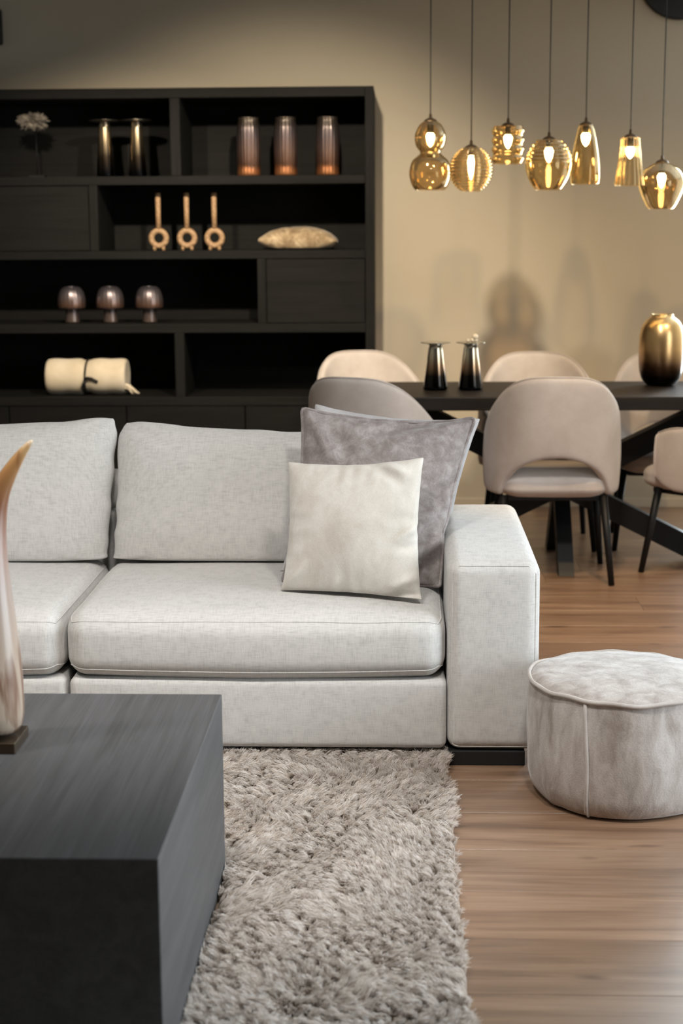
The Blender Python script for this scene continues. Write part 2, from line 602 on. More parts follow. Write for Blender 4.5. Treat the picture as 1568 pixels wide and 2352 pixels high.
T = 0.15
BW = (1.75, 3.10)                 # window in the back wall, right of the picture
WZ0, WZ1 = 0.2, 2.5
tag(mesh('wall_back', *join(
    box(X_LEFT - T, BW[0], Y_BACK, Y_BACK + T, -0.06, Z_CEIL + T, bev=0), box(BW[1], X_RIGHT + T, Y_BACK, Y_BACK + T, -0.06, Z_CEIL + T, bev=0),
    box(BW[0], BW[1], Y_BACK, Y_BACK + T, -0.06, WZ0, bev=0), box(BW[0], BW[1], Y_BACK, Y_BACK + T, WZ1, Z_CEIL + T, bev=0)), M['wall'], smooth=False), 'beige painted back wall', 'wall', kind='structure')
tag(mesh('wall_left', *box(X_LEFT - T, X_LEFT, Y_FRONT, Y_BACK, -0.06, Z_CEIL + T, bev=0), M['wall'], smooth=False), 'beige painted left wall', 'wall', kind='structure')
tag(mesh('wall_front', *box(X_LEFT - T, X_RIGHT + T, Y_FRONT - T, Y_FRONT, -0.06, Z_CEIL + T, bev=0), M['dark_wall'], smooth=False), 'dark grey wall behind the viewer', 'wall', kind='structure')
tag(mesh('ceiling', *box(X_LEFT - T, X_RIGHT + T, Y_FRONT - T, Y_BACK + T, Z_CEIL, Z_CEIL + T, bev=0), M['ceil'], smooth=False), 'plain pale ceiling', 'ceiling', kind='structure')
RW = (1.8, 4.4)
tag(mesh('wall_right', *join(
    box(X_RIGHT, X_RIGHT + T, Y_FRONT, RW[0], -0.06, Z_CEIL, bev=0), box(X_RIGHT, X_RIGHT + T, RW[1], Y_BACK, -0.06, Z_CEIL, bev=0),
    box(X_RIGHT, X_RIGHT + T, RW[0], RW[1], -0.06, WZ0, bev=0), box(X_RIGHT, X_RIGHT + T, RW[0], RW[1], WZ1, Z_CEIL, bev=0)), M['wall'], smooth=False), 'beige right wall with a tall window', 'wall', kind='structure')
M['pane'] = amber_glass('window_glass', (0.97, 0.98, 0.98, 1), 0.02)


def window(name, label, along, a, b, at):
    """black frame with a mullion and two panes; along: 0 = runs in x (back wall), 1 = runs in y (right wall)"""
    def bx(u0, u1, z0_, z1_, d0, d1):
        return box(u0, u1, at + d0, at + d1, z0_, z1_, bev=0) if along == 0 else box(at + d0, at + d1, u0, u1, z0_, z1_, bev=0)
    mid = (a + b) / 2
    fr_ = mesh(name, *join(bx(a, a + .06, WZ0, WZ1, .04, .1), bx(b - .06, b, WZ0, WZ1, .04, .1), bx(a, b, WZ0, WZ0 + .06, .04, .1),
                           bx(a, b, WZ1 - .06, WZ1, .04, .1), bx(mid - .03, mid + .03, WZ0, WZ1, .04, .1)), M['black_metal'], smooth=False)
    tag(fr_, label, 'window', kind='structure')
    for c_, d_ in ((a + .06, mid - .03), (mid + .03, b - .06)):
        mesh('pane', *bx(c_, d_, WZ0 + .06, WZ1 - .06, .067, .073), M['pane'], fr_, smooth=False)


window('window_1', 'tall black framed window in the back wall right of the dining table', 0, BW[0], BW[1], Y_BACK)
window('window_2', 'tall black framed window in the right wall beside the sofa', 1, RW[0], RW[1], X_RIGHT)
tag(mesh('baseboard_back', *box(-0.10, BW[0], Y_BACK - 0.014, Y_BACK, 0.0, 0.05, bev=0.003), M['skirting'], smooth=False), 'low beige baseboard along the back wall', 'baseboard', kind='structure')


# ------------------------------------------------------------------ bookcase
BY0, BY1 = 7.76, 8.215
BX0, BX1 = -2.55, -0.13
bc = thing('bookcase', ((BX0 + BX1) / 2, 8.0, 0), 'tall black oak bookcase with open compartments against the back wall', 'bookcase')
PT = 0.043
hard('side_panel', (BX1 - PT, BX1, BY0, BY1, 0, 2.135), M['black_oak_v'], bc)
hard('side_panel', (BX0, BX0 + PT, BY0, BY1, 0, 2.135), M['black_oak_v'], bc)
hard('top_board', (BX0 + PT, BX1 - PT, BY0, BY1, 2.087, 2.135), M['black_oak'], bc)
hard('back_panel', (BX0 + PT, BX1 - PT, BY1 - 0.012, BY1, 0.05, 2.087), M['black_oak'], bc, bev=0)
SH = [(1.677, 1.719), (1.319, 1.360), (0.958, 1.003), (0.596, 0.640)]
for a, b in SH:
    hard('shelf', (BX0 + PT, BX1 - PT, BY0, BY1 - 0.012, a, b), M['black_oak'], bc)
hard('plinth', (BX0 + PT, BX1 - PT, BY0 + 0.03, BY1 - 0.012, 0, 0.05), M['black_oak'], bc)
for x0, x1, z0, z1 in ((-1.117, -1.068, 1.719, 2.087), (-1.524, -1.481, 1.360, 1.677), (-0.704, -0.661, 1.003, 1.319), (-1.120, -1.072, 0.640, 0.958)):
    hard('divider', (x0, x1, BY0 + 0.002, BY1 - 0.012, z0, z1), M['black_oak_v'], bc)
g = 0.003
for x0, x1, z0, z1 in ((BX0 + PT, -1.524, 1.360, 1.677), (-0.661, BX1 - PT, 1.003, 1.319),
                       (-0.775, BX1 - PT, 0.05, 0.596), (-1.370, -0.775, 0.05, 0.596), (-1.962, -1.370, 0.05, 0.596), (BX0 + PT, -1.962, 0.05, 0.596)):
    hard('door', (x0 + g, x1 - g, BY0 + 0.004, BY0 + 0.024, z0 + g, z1 - g), M['black_oak'], bc, bev=0.0015)


# ------------------------------------------------------------------ pillow cloth
def pillow_sim(nx, ny, w, h, press=14.0, steps=110, iters=6, seed=1, jit=0.012, tmax=0.17):
    """two sheets sewn round the edge and blown up: returns local points (x right, y up, z out) and faces"""
    rs = np.random.RandomState(seed)
    xs = np.linspace(-w / 2, w / 2, nx); ys = np.linspace(-h / 2, h / 2, ny)
    Fi = np.arange(nx * ny).reshape(nx, ny)
    Bi = Fi.copy()
    inner = np.zeros((nx, ny), bool); inner[1:-1, 1:-1] = True
    Bi[inner] = nx * ny + np.arange(inner.sum())
    X = np.zeros((nx * ny + inner.sum(), 3))
    gx, gy = np.meshgrid(xs, ys, indexing='ij')
    bump = 0.02 * np.cos(gx / w * PI) * np.cos(gy / h * PI) + 0.002
    n1 = vnoise(gx * 18 + 40, gy * 18 + 40, seed) * 0.004
    X[Fi.ravel()] = np.stack([gx, gy, bump + n1], -1).reshape(-1, 3)
    X[Fi[~inner]] = np.stack([gx, gy, gx * 0], -1)[~inner]
    X[Bi[inner]] = np.stack([gx, gy, -bump + n1], -1)[inner]
    groups = []

    def add(I, a, b, stiff, rest=None):
        A, B = I[a].ravel(), I[b].ravel()
        if len(A) == 0: return
        d = np.linalg.norm(flat0[A] - flat0[B], axis=1)
        groups.append((A, B, d * (1 + rs.uniform(-jit, jit, len(d))), stiff))
    flat0 = X.copy(); flat0[:, 2] = 0
    for I in (Fi, Bi):
        for par in (0, 1):
            e = np.arange(par, nx - 1, 2)
            sl = slice(None) if I is Fi else slice(1, -1)
            add(I[:, sl], np.ix_(e, range(I[:, sl].shape[1])), np.ix_(e + 1, range(I[:, sl].shape[1])), 0.9)
            e = np.arange(par, ny - 1, 2)
            sx = slice(None) if I is Fi else slice(1, -1)
            J = I[sx, :]
            add(J, np.ix_(range(J.shape[0]), e), np.ix_(range(J.shape[0]), e + 1), 0.9)
        for px in (0, 1):
            ex = np.arange(px, nx - 1, 2)
            for py in (0, 1):
                ey = np.arange(py, ny - 1, 2)
                add(I, np.ix_(ex, ey), np.ix_(ex + 1, ey + 1), 0.15)
                add(I, np.ix_(ex + 1, ey), np.ix_(ex, ey + 1), 0.15)
        for par in range(4):
            e = np.arange(par, nx - 2, 4)
            if len(e): add(I, np.ix_(e, range(ny)), np.ix_(e + 2, range(ny)), 0.12)
            e = np.arange(par, ny - 2, 4)
            if len(e): add(I, np.ix_(range(nx), e), np.ix_(range(nx), e + 2), 0.12)
    q1 = np.stack([Fi[:-1, :-1], Fi[1:, :-1], Fi[1:, 1:], Fi[:-1, 1:]], -1).reshape(-1, 4)
    q2 = np.stack([Bi[:-1, :-1], Bi[:-1, 1:], Bi[1:, 1:], Bi[1:, :-1]], -1).reshape(-1, 4)
    Q = np.concatenate([q1, q2])
    V = np.zeros_like(X); dt = 1 / 60.0
    n = len(X); cell = (w / (nx - 1)) * (h / (ny - 1))
    for st in range(steps):
        d1 = X[Q[:, 2]] - X[Q[:, 0]]; d2 = X[Q[:, 3]] - X[Q[:, 1]]
        fn = 0.5 * np.cross(d1, d2) / cell
        A = np.zeros_like(X)
        for k in range(4):
            for c in range(3):
                A[:, c] += np.bincount(Q[:, k], fn[:, c], n)
        thick = X[:, 2].max() - X[:, 2].min()
        A *= 0.25 * press * min(1, st / 25 + 0.2) * min(max((tmax - thick) / tmax * 4, 0.0), 1)
        V = V * (0.92 if st < steps - 25 else 0.8) + A * dt
        sp = np.linalg.norm(V, axis=1, keepdims=True); V = V * np.minimum(1, 0.5 / (sp + 1e-9))
        P = X + V * dt
        P[:, :2] += 0.035 * (flat0[:, :2] * 0.96 - P[:, :2])
        for it in range(iters):
            for a, b, L, sf in groups:
                d = P[b] - P[a]
                l = np.sqrt((d * d).sum(1)) + 1e-9
                c = (0.5 * sf * (l - L) / l)[:, None] * d
                P[a] += c; P[b] -= c
        V = (P - X) / dt
        X = P
    return X, Q, Fi


def smooth_pts(X, Q, it=1, lam=0.5):
    n = len(X)
    for _ in range(it):
        acc = np.zeros_like(X); cnt = np.zeros(n)
        for k in range(4):
            a, b = Q[:, k], Q[:, (k + 1) % 4]
            for c in range(3):
                acc[:, c] += np.bincount(a, X[b, c], n) + np.bincount(b, X[a, c], n)
            cnt += np.bincount(a, minlength=n) + np.bincount(b, minlength=n)
        X = X + lam * (acc / cnt[:, None] - X)
    return X


def place_pillow(X, Fi, corners, depth):
    """corners: bl, br, tr, tl world points for the four sewn corners; depth: thickness at the middle"""
    nx, ny = Fi.shape
    c = [X[Fi[0, 0]], X[Fi[-1, 0]], X[Fi[-1, -1]], X[Fi[0, -1]]]
    hw = (c[1][0] - c[0][0] + c[2][0] - c[3][0]) / 4; hh = (c[3][1] - c[0][1] + c[2][1] - c[1][1]) / 4
    u = X[:, 0] / hw / 2 + 0.5; v = X[:, 1] / hh / 2 + 0.5
    z = X[:, 2]
    z = z * depth / (z.max() - z.min())
    bl, br, tr, tl = [np.array(p) for p in corners]
    P = ((1 - u) * (1 - v))[:, None] * bl + (u * (1 - v))[:, None] * br + (u * v)[:, None] * tr + ((1 - u) * v)[:, None] * tl
    nrm = np.cross((br + tr - bl - tl), (tl + tr - bl - br)); nrm /= np.linalg.norm(nrm)
    return P + z[:, None] * nrm


def edge_loop(Fi):
    return list(Fi[:, 0]) + list(Fi[-1, 1:]) + list(Fi[-2::-1, -1]) + list(Fi[0, -2:0:-1])


# ------------------------------------------------------------------ sofa
SY0, SY1 = 4.13, 5.06
so = thing('sofa', (-0.8, 4.6, 0), 'large off-white linen modular sofa with a wide square arm', 'sofa')


def softpart(name, sb, mat, parent, seams=()):
    v, f = sb.build()
    o = mesh(name, v, f, mat, parent)
    for pts, r in seams:
        w = sb.map(np.array(pts))
        vv, ff = tube(w, r, 8, closed=True)
        mesh('piping', vv, ff, mat, o)
    return o


def ring_at(sb, z, off=0.0, n=40):
    """points round the sharp box at height z (centred), for seams that run round a cushion"""
    hx, hy = sb.h[0], sb.h[1]
    pts = []
    rx, ry = sb.r[0], sb.r[1]
    ax = sb.axis(0); ay = sb.axis(1)
    for x in ax: pts.append((x, -hy, z))
    for y in ay[1:]: pts.append((hx, y, z))
    for x in ax[::-1][1:]: pts.append((x, hy, z))
    for y in ay[::-1][1:-1]: pts.append((-hx, y, z))
    return pts


def seat_extra(seed, wob=0.004):
    def f(o, n):
        o = o.copy()
        top = np.clip(n[:, 2], 0, 1)
        o[:, 2] += top * wob * vnoise(o[:, 0] * 7 + 30, o[:, 1] * 7 + 30, seed)
        o[:, 1] -= np.clip(-n[:, 1], 0, 1) * wob * vnoise(o[:, 0] * 5 + 10, o[:, 2] * 6 + 50, seed + 1)
        o[:, 2] -= np.clip(-n[:, 2], 0, 1) * 0.010 * np.clip(1 - n[:, 0] ** 2, 0, 1)
        return o
    return f


# armrest
arm = SoftBox(0.128, 0.377, SY0, SY1, 0.042, 0.572, 0.036, (0.004, 0.003, 0.006), k=4, m=12)
h = arm.h
fr = []
e = 0.032
for x in np.linspace(-h[0] + e, h[0] - e, 16): fr.append((x, -h[1], h[2] - 0.004))
for z in np.linspace(h[2] - e, -h[2] + 0.01, 20): fr.append((h[0] - 0.004, -h[1], z))
for x in np.linspace(h[0] - 0.01, -h[0] + 0.01, 16): fr.append((x, -h[1], -h[2] + 0.004))
for z in np.linspace(-h[2] + 0.01, h[2] - e, 20): fr.append((-h[0] + 0.004, -h[1], z))
softpart('armrest', arm, M['linen'], so, [(fr, 0.0022)])
# frames below the cushions and behind them, one for each module
for x0, x1 in ((-0.912, 0.126), (-1.96, -0.922)):
    sb = SoftBox(x0, x1, SY0 + 0.004, SY1 - 0.2, 0.045, 0.243, (0.02, 0.02, 0.02), (0.0, 0.006, 0.0), k=3, m=12)
    softpart('seat_base', sb, M['linen'], so)
    sb = SoftBox(x0, x1, SY1 - 0.14, SY1, 0.045, 0.572, 0.03, (0, 0.004, 0.003), k=3, m=8)
    softpart('back_frame', sb, M['linen'], so)
hard('foot', (0.132, 0.342, SY0 + 0.004, SY0 + 0.12, 0, 0.042), M['black_matte'], so)
hard('foot', (0.132, 0.342, SY1 - 0.14, SY1 - 0.02, 0, 0.042), M['black_matte'], so)
hard('foot', (-0.99, -0.85, SY1 - 0.14, SY1 - 0.02, 0, 0.045), M['black_matte'], so)
hard('foot', (-1.95, -1.80, SY0 + 0.15, SY0 + 0.30, 0, 0.045), M['black_matte'], so)
# seat cushions
for k, (x0, x1) in enumerate(((-0.919, 0.122), (-1.962, -0.926))):
    sb = SoftBox(x0, x1, SY0 - 0.012, SY1 - 0.15, 0.246, 0.424, (0.055, 0.075, 0.055), (0.004, 0.012, 0.020), k=5, m=16, extra=seat_extra(3 + k))
    softpart('seat_cushion', sb, M['linen'], so, [(ring_at(sb, sb.h[2] - 0.012), 0.0021), (ring_at(sb, -sb.h[2] + 0.024), 0.0021)])
# loose back cushions
def plump(nu, nv, T, seed, ear=0.05, n_=13.0):
    """well filled cushion: full to the edge, rounded corners, top edge sagging between its ears; unit square in x, y"""
    u = np.sin(np.linspace(-1, 1, nu) * PI / 2 * 0.86) / math.sin(PI / 2 * 0.86); v = np.sin(np.linspace(-1, 1, nv) * PI / 2 * 0.86) / math.sin(PI / 2 * 0.86)
    U, V = np.meshgrid(u, v, indexing='ij')
    k = np.maximum(np.abs(U), np.abs(V)) / np.maximum((np.abs(U) ** n_ + np.abs(V) ** n_) ** (1 / n_), 1e-6)
    x, y = U * k, V * k
    t = ((1 - np.abs(U) ** 7) * (1 - np.abs(V) ** 3.6))
    t = np.clip(t, 0, 1) ** 0.5
    t = t * (0.80 + 0.20 * (1 - U ** 2) * (1 - V ** 2) ** 0.5)
    pk = 0.010 * vnoise(V * 9 + 30, U * 2 + seed, seed) * np.abs(U) ** 6
    x = x + pk * np.sign(U)
    y = y - ear * np.clip(V, 0, 1) ** 2 * (1 - np.abs(U) ** 2.2) + 0.012 * vnoise(U * 7 + seed, V * 2 + 20, seed + 1) * np.clip(V, 0, 1) ** 6
    cre = 0.035 * vnoise(U * 5 + V * 3 + 60, V * 7 - U * 3 + 60, seed + 2) * (np.abs(U) ** 2) + 0.02 * vnoise(U * 4 + 90, V * 3 + 90, seed + 3)
    zf = T / 2 * t * (1 + cre); zb = -T / 2 * t
    Fi = np.arange(nu * nv).reshape(nu, nv); Bi = Fi.copy()
    inn = np.zeros((nu, nv), bool); inn[1:-1, 1:-1] = True
    Bi[inn] = nu * nv + np.arange(inn.sum())
    X = np.zeros((nu * nv + inn.sum(), 3))
    X[Fi.ravel()] = np.stack([x, y, zf], -1).reshape(-1, 3)
    X[Bi[inn]] = np.stack([x, y, zb], -1)[inn]
    q1 = np.stack([Fi[:-1, :-1], Fi[1:, :-1], Fi[1:, 1:], Fi[:-1, 1:]], -1).reshape(-1, 4)
    q2 = np.stack([Bi[:-1, :-1], Bi[:-1, 1:], Bi[1:, 1:], Bi[1:, :-1]], -1).reshape(-1, 4)
    return X, np.concatenate([q1, q2]), Fi


def bilinear(X, corners):
    u, v, z = X[:, 0] / 2 + 0.5, X[:, 1] / 2 + 0.5, X[:, 2]
    bl, br, tr, tl = [np.array(p) for p in corners]
    P = ((1 - u) * (1 - v))[:, None] * bl + (u * (1 - v))[:, None] * br + (u * v)[:, None] * tr + ((1 - u) * v)[:, None] * tl
    nrm = np.cross((br + tr - bl - tl), (tl + tr - bl - br)); nrm /= np.linalg.norm(nrm)
    return P + z[:, None] * nrm


for seed, cs in ((5, [on_y(258, 1326, 4.80), on_y(1030, 1326, 4.80), on_y(1040, 985, 4.90), on_y(276, 962, 4.90)]),
                 (12, [on_y(-590, 1326, 4.80), on_y(244, 1330, 4.79), on_y(272, 954, 4.89), on_y(-560, 960, 4.90)])):
    Xc, Qc, Fc_ = plump(61, 37, 0.205, seed, 0.09 if seed == 5 else 0.11, 16.0 if seed == 5 else 26.0)
    P = bilinear(Xc, cs)
    zf = 0.440
    P[:, 2] = np.where(P[:, 2] < zf + 0.02, zf + 0.02 * np.exp((P[:, 2] - zf - 0.02) / 0.02), P[:, 2])
    mesh('back_cushion', P, Qc, M['linen'], so, subsurf=1)


# ------------------------------------------------------------------ throw pillows
def throw(name, mat, corners, depth, label, seed, n=41, piping=None, press=15, floor_z=0.430, size=0.5, sm=2, wall_x=None, tmax=0.17, folds=()):
    X, Q, Fi = pillow_sim(n, n, size, size, press=press, steps=100, seed=seed, tmax=tmax)
    X = smooth_pts(X, Q, sm, 0.4)
    un, vn = X[:, 0] / np.abs(X[:, 0]).max(), X[:, 1] / np.abs(X[:, 1]).max()
    for (ua, va), (ub, vb), amp, wd in folds:
        d_ = np.array([ub - ua, vb - va]); L_ = np.linalg.norm(d_); d_ /= L_
        tt = np.clip(((un - ua) * d_[0] + (vn - va) * d_[1]) / L_, 0, 1)
        dist = np.hypot(un - ua - tt * L_ * d_[0], vn - va - tt * L_ * d_[1])
        X[:, 2] += amp * np.exp(-(dist / wd) ** 2) * np.sin(PI * (0.1 + 0.8 * tt)) * (X[:, 2] > 0)
    P = place_pillow(X, Fi, corners, depth)
    zf = floor_z + 0.0035
    P[:, 2] = np.where(P[:, 2] < zf + 0.03, zf + 0.03 * np.exp((P[:, 2] - zf - 0.03) / 0.03), P[:, 2])
    if wall_x is not None:
        low = P[:, 2] < 0.60
        P[low, 0] = np.minimum(P[low, 0], wall_x)
    c = P.mean(0); c[2] = P[:, 2].min()
    t = thing(name, tuple(c), label, 'pillow', 'throw pillows on the sofa')
    mesh('cover', P, Q, mat, t, subsurf=1)
    if piping:
        loop = edge_loop(Fi)
        ctr = P.mean(0)
        pts = P[loop]
        pts = (np.roll(pts, 1, 0) + 2 * pts + np.roll(pts, -1, 0)) / 4
        v, f = tube(pts, piping, 8, closed=True)
        mesh('piping', v, f, mat, t)
    return t


throw('throw_pillow', M['grey_velvet'], [on_y(640, 1322, 4.60), on_y(1020, 1340, 4.60), on_y(1104, 960, 4.74), on_y(722, 926, 4.74)], 0.13,
      'light grey velvet pillow, rearmost of the three leaning in the sofa corner', 21, size=0.52, wall_x=0.122, tmax=0.22)
throw('throw_pillow', M['mauve_velvet'], [on_y(648, 1340, 4.46), on_y(1008, 1372, 4.43), on_y(1090, 962, 4.60), on_y(694, 938, 4.62)], 0.15,
      'large mauve grey velvet pillow with piping, middle of the three in the sofa corner', 22, piping=0.0055, size=0.52, wall_x=0.122, tmax=0.22,
      folds=(((0.0, 0.60), (0.98, 0.97), 0.030, 0.075), ((-0.15, 0.74), (0.85, 0.99), -0.030, 0.06), ((0.55, -0.25), (1.0, 0.12), 0.024, 0.05), ((0.6, 0.05), (1.0, 0.35), -0.02, 0.05),
             ((0.40, -0.78), (0.98, -0.30), 0.036, 0.07), ((0.45, -0.95), (1.0, -0.52), -0.034, 0.06), ((-0.95, 0.98), (-0.55, 0.35), 0.022, 0.06), ((-0.8, 0.98), (-0.35, 0.45), -0.018, 0.05)))
throw('throw_pillow', M['white_velvet'], [on_y(644, 1366, 4.35), on_y(970, 1392, 4.24), on_y(974, 1049, 4.38), on_y(660, 1060, 4.47)], 0.15,
      'smaller ivory crushed velvet pillow at the front of the sofa corner', 23, size=0.42,
      folds=(((0.62, -0.80), (1.0, -0.62), 0.020, 0.045), ((0.6, -0.92), (1.0, -0.85), -0.016, 0.04), ((0.68, -0.15), (1.0, 0.06), 0.018, 0.045), ((0.7, -0.28), (1.0, -0.16), -0.014, 0.04),
             ((0.2, 0.95), (0.7, 0.62), -0.014, 0.05), ((0.4, 0.95), (0.85, 0.72), 0.012, 0.05), ((-0.98, -0.95), (-0.6, -0.55), 0.018, 0.05), ((-0.3, -1.0), (-0.1, -0.7), 0.010, 0.04)))
# small pillow lying on the sofa back, glimpsed between the two back cushions
sb = SoftBox(-1.16, -0.868, 4.93, 5.05, 0.574, 0.70, (0.055, 0.055, 0.055), (0, 0, 0), k=5, m=6, extra=lambda o, n: o + np.stack([0 * o[:, 0], 0 * o[:, 0], 0.006 * vnoise(o[:, 0] * 20, o[:, 1] * 20 + 5, 4)], -1))
v, f = sb.build()
t = thing('bolster_pillow', (-1.0, 4.99, 0.574), 'small white bolster glimpsed between the two sofa back cushions', 'pillow')
mesh('cover', v, f, M['linen'], t)


# ------------------------------------------------------------------ coffee table
CT = (-1.62, -0.398, 2.425, 3.36, 0.012, 0.434)
ct = thing('coffee_table', (-1.0, 2.9, 0.012), 'low block-shaped black oak coffee table on the shag rug', 'coffee table')
x0, x1, y0, y1, z0, z1 = CT
def mitre(name, axis, side, th=0.03):
    """one mitred panel of the block: the outer face full size, the inner face drawn in by the thickness"""
    lo = np.array([x0, y0, z0]); hi = np.array([x1, y1, z1])
    b_, c_ = [i for i in range(3) if i != axis]
    V_ = []
    for d_ in (0.0, th):
        for e_, g_ in ((0, 0), (1, 0), (1, 1), (0, 1)):
            p_ = np.zeros(3)
            p_[axis] = hi[axis] - d_ if side > 0 else lo[axis] + d_
            p_[b_] = (hi[b_] - d_) if e_ else (lo[b_] + d_)
            p_[c_] = (hi[c_] - d_) if g_ else (lo[c_] + d_)
            V_.append(p_)
    bm_ = bmesh.new(); vv = [bm_.verts.new(p_) for p_ in V_]
    for q_ in ((0, 1, 2, 3), (7, 6, 5, 4), (0, 4, 5, 1), (1, 5, 6, 2), (2, 6, 7, 3), (3, 7, 4, 0)):
        bm_.faces.new([vv[i] for i in q_])
    outer = [e_ for e_ in bm_.edges if all(v_ in vv[:4] for v_ in e_.verts)]
    bmesh.ops.bevel(bm_, geom=outer, offset=0.0012, segments=1, affect='EDGES')
    bmesh.ops.recalc_face_normals(bm_, faces=list(bm_.faces))
    v_, f_ = from_bm(bm_)
    return mesh(name, v_, f_, M['table_oak'], ct, smooth=False)


mitre('top_panel', 2, 1); mitre('side_panel', 0, 1); mitre('side_panel', 0, -1); mitre('front_panel', 1, -1); mitre('back_panel', 1, 1)

# horn sculpture
hy = 3.0
spec = [(-14, 1690, 70), (-14, 1640, 73), (-15, 1590, 74), (-18, 1520, 70), (-22, 1450, 65), (-26, 1380, 58), (-26, 1310, 48), (-23, 1250, 39), (-17, 1200, 33),
        (-8, 1150, 27), (5, 1118, 23), (20, 1090, 19), (36, 1063, 15), (52, 1040, 11), (66, 1022, 7), (75, 1013, 3)]
ax, rr = [], []
for k, (px, py, rp) in enumerate(spec):
    ax.append(on_y(px, py, hy + 0.0006 * (1690 - py) * 0.1)); rr.append(rp / 1200.0)
ax = np.array(ax); ax[:, 2] += 0.002
hs = thing('horn_sculpture', (ax[0][0], hy, 0.434), 'tall curved polished horn on a dark base standing on the coffee table', 'sculpture')
v, f = tube(ax, rr, 28)
mesh('horn', v, f, M['horn'], hs, subsurf=1)
bz = ax[0][2]
v, f = box(ax[0][0] - 0.075, ax[0][0] + 0.056, hy - 0.058, hy + 0.06, 0.434, bz + 0.001, bev=0.002)
mesh('base', v, f, M['bronze'], hs, smooth=False)

# ------------------------------------------------------------------ rug
RX0, RX1, RY0, RY1 = -2.1, 0.128, 1.3, 4.45
rug = thing('shag_rug', (-0.6, 3.0, 0), 'silky beige shag rug under the coffee table and sofa', 'rug')
M['rug_back'] = plain('rug_backing', S(140, 122, 104), 0.95)
hard('backing', (RX0, RX1 - 0.01, RY0, RY1, 0.001, 0.010), M['rug_back'], rug)


def shag(n, x0, x1, y0, y1, seed, length=0.042, rad=0.0011):
    rs = np.random.RandomState(seed)
    x = rs.uniform(x0, x1, n); y = rs.uniform(y0, y1, n)
    keep = ~((x > CT[0] - 0.0) & (x < CT[1] + 0.004) & (y > CT[2] - 0.004) & (y < CT[3] + 0.004))
    x, y = x[keep], y[keep]; n = len(x)
    cell = 0.016
    ci, cj = np.floor(x / cell).astype(int), np.floor(y / cell).astype(int)
    rnd_ = lambda s: (np.sin(ci * 127.1 + cj * 311.7 + s * 74.7) * 43758.5453) % 1.0
    ccx = (ci + 0.2 + 0.6 * rnd_(1)) * cell; ccy = (cj + 0.2 + 0.6 * rnd_(2)) * cell
    # lie of the pile: broad swirls plus a turn for each tuft
    ang = 1.6 * vnoise(x * 2.6 + 50, y * 2.6 + 50, 4) + 1.5 * vnoise(x * 12 + 20, y * 12 + 20, 5) + (rnd_(3) - 0.5) * 2.2 - PI / 2
    lean = 0.55 + 0.22 * vnoise(x * 6 + 70, y * 6 + 70, 6) + 0.18 * (rnd_(4) - 0.5)
    L = length * (0.75 + 0.25 * rs.rand(n)) * (0.85 + 0.3 * rnd_(5))
    dx, dy = np.cos(ang), np.sin(ang)
    tip = np.stack([x + dx * L * lean, y + dy * L * lean, 0.008 + L * np.sqrt(np.clip(1 - lean ** 2, 0.12, 1)) * 0.92], -1)
    ctip = np.stack([ccx + dx * L * lean, ccy + dy * L * lean, tip[:, 2] + 0.003], -1)
    tip = tip * 0.60 + ctip * 0.40 + rs.normal(0, 0.0035, (n, 3))
    root = np.stack([x, y, np.full(n, 0.008)], -1)
    up = np.stack([x + dx * L * 0.12, y + dy * L * 0.12, 0.008 + tip[:, 2] * 0.62], -1)
    ts = [0, 0.3, 0.55, 0.8, 1.0]
    pts = np.stack([(1 - t) ** 2 * root + 2 * t * (1 - t) * up + t * t * tip for t in ts], 1)
    # keep the pile out of the table and inside the sofa's shadow gap
    under = (pts[:, :, 1] > SY0 + 0.0)
    pts[:, :, 2] = np.where(under, np.minimum(pts[:, :, 2], 0.040), pts[:, :, 2])
    inside = (pts[:, :, 0] < CT[1] + 0.002) & (pts[:, :, 1] > CT[2] - 0.002) & (pts[:, :, 1] < CT[3] + 0.002) & (pts[:, :, 0] > CT[0])
    near_r = x[:, None] >= CT[1]
    pts[:, :, 0] = np.where(inside & near_r, CT[1] + 0.003, pts[:, :, 0])
    inside &= ~near_r
    back = inside & (y[:, None] >= CT[3]); pts[:, :, 1] = np.where(back, CT[3] + 0.003, pts[:, :, 1])
    frnt = inside & (y[:, None] <= CT[2]); pts[:, :, 1] = np.where(frnt, CT[2] - 0.003, pts[:, :, 1])
    return pts


def hair_object(name, pts, mat, parent, rad):
    n, k, _ = pts.shape
    cv = bpy.data.hair_curves.new(name)
    cv.add_curves([k] * n)
    o3 = np.array(ORG[root_of(parent).name])
    cv.points.foreach_set('position', (pts - o3).astype(np.float32).ravel())
    r = np.tile(np.array([1.0, 1.0, 0.9, 0.7, 0.35]) * rad, n).astype(np.float32)
    cv.points.foreach_set('radius', r)
    cv.materials.append(mat)
    o = bpy.data.objects.new(name, cv)
    COL.objects.link(o); o.parent = parent; o['kind'] = 'stuff'
    return o


def rug_mat():
    q = NT('silk_pile')
    hi = q.n('ShaderNodeHairInfo')
    col = q.ramp(hi.outputs['Random'], [(0.0, S(212, 200, 187)), (0.5, S(234, 225, 217)), (1.0, S(250, 246, 243))])
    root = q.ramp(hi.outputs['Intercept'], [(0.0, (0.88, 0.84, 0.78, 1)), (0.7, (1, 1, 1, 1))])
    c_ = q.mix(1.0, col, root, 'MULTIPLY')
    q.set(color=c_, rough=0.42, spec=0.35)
    tl_ = q.n('ShaderNodeBsdfTranslucent'); q.l(c_, tl_.inputs[0])
    mx = q.n('ShaderNodeMixShader'); mx.inputs[0].default_value = 0.35
    q.l(q.b.outputs[0], mx.inputs[1]); q.l(tl_.outputs[0], mx.inputs[2]); q.l(mx.outputs[0], q.out.inputs[0])
    return q.m


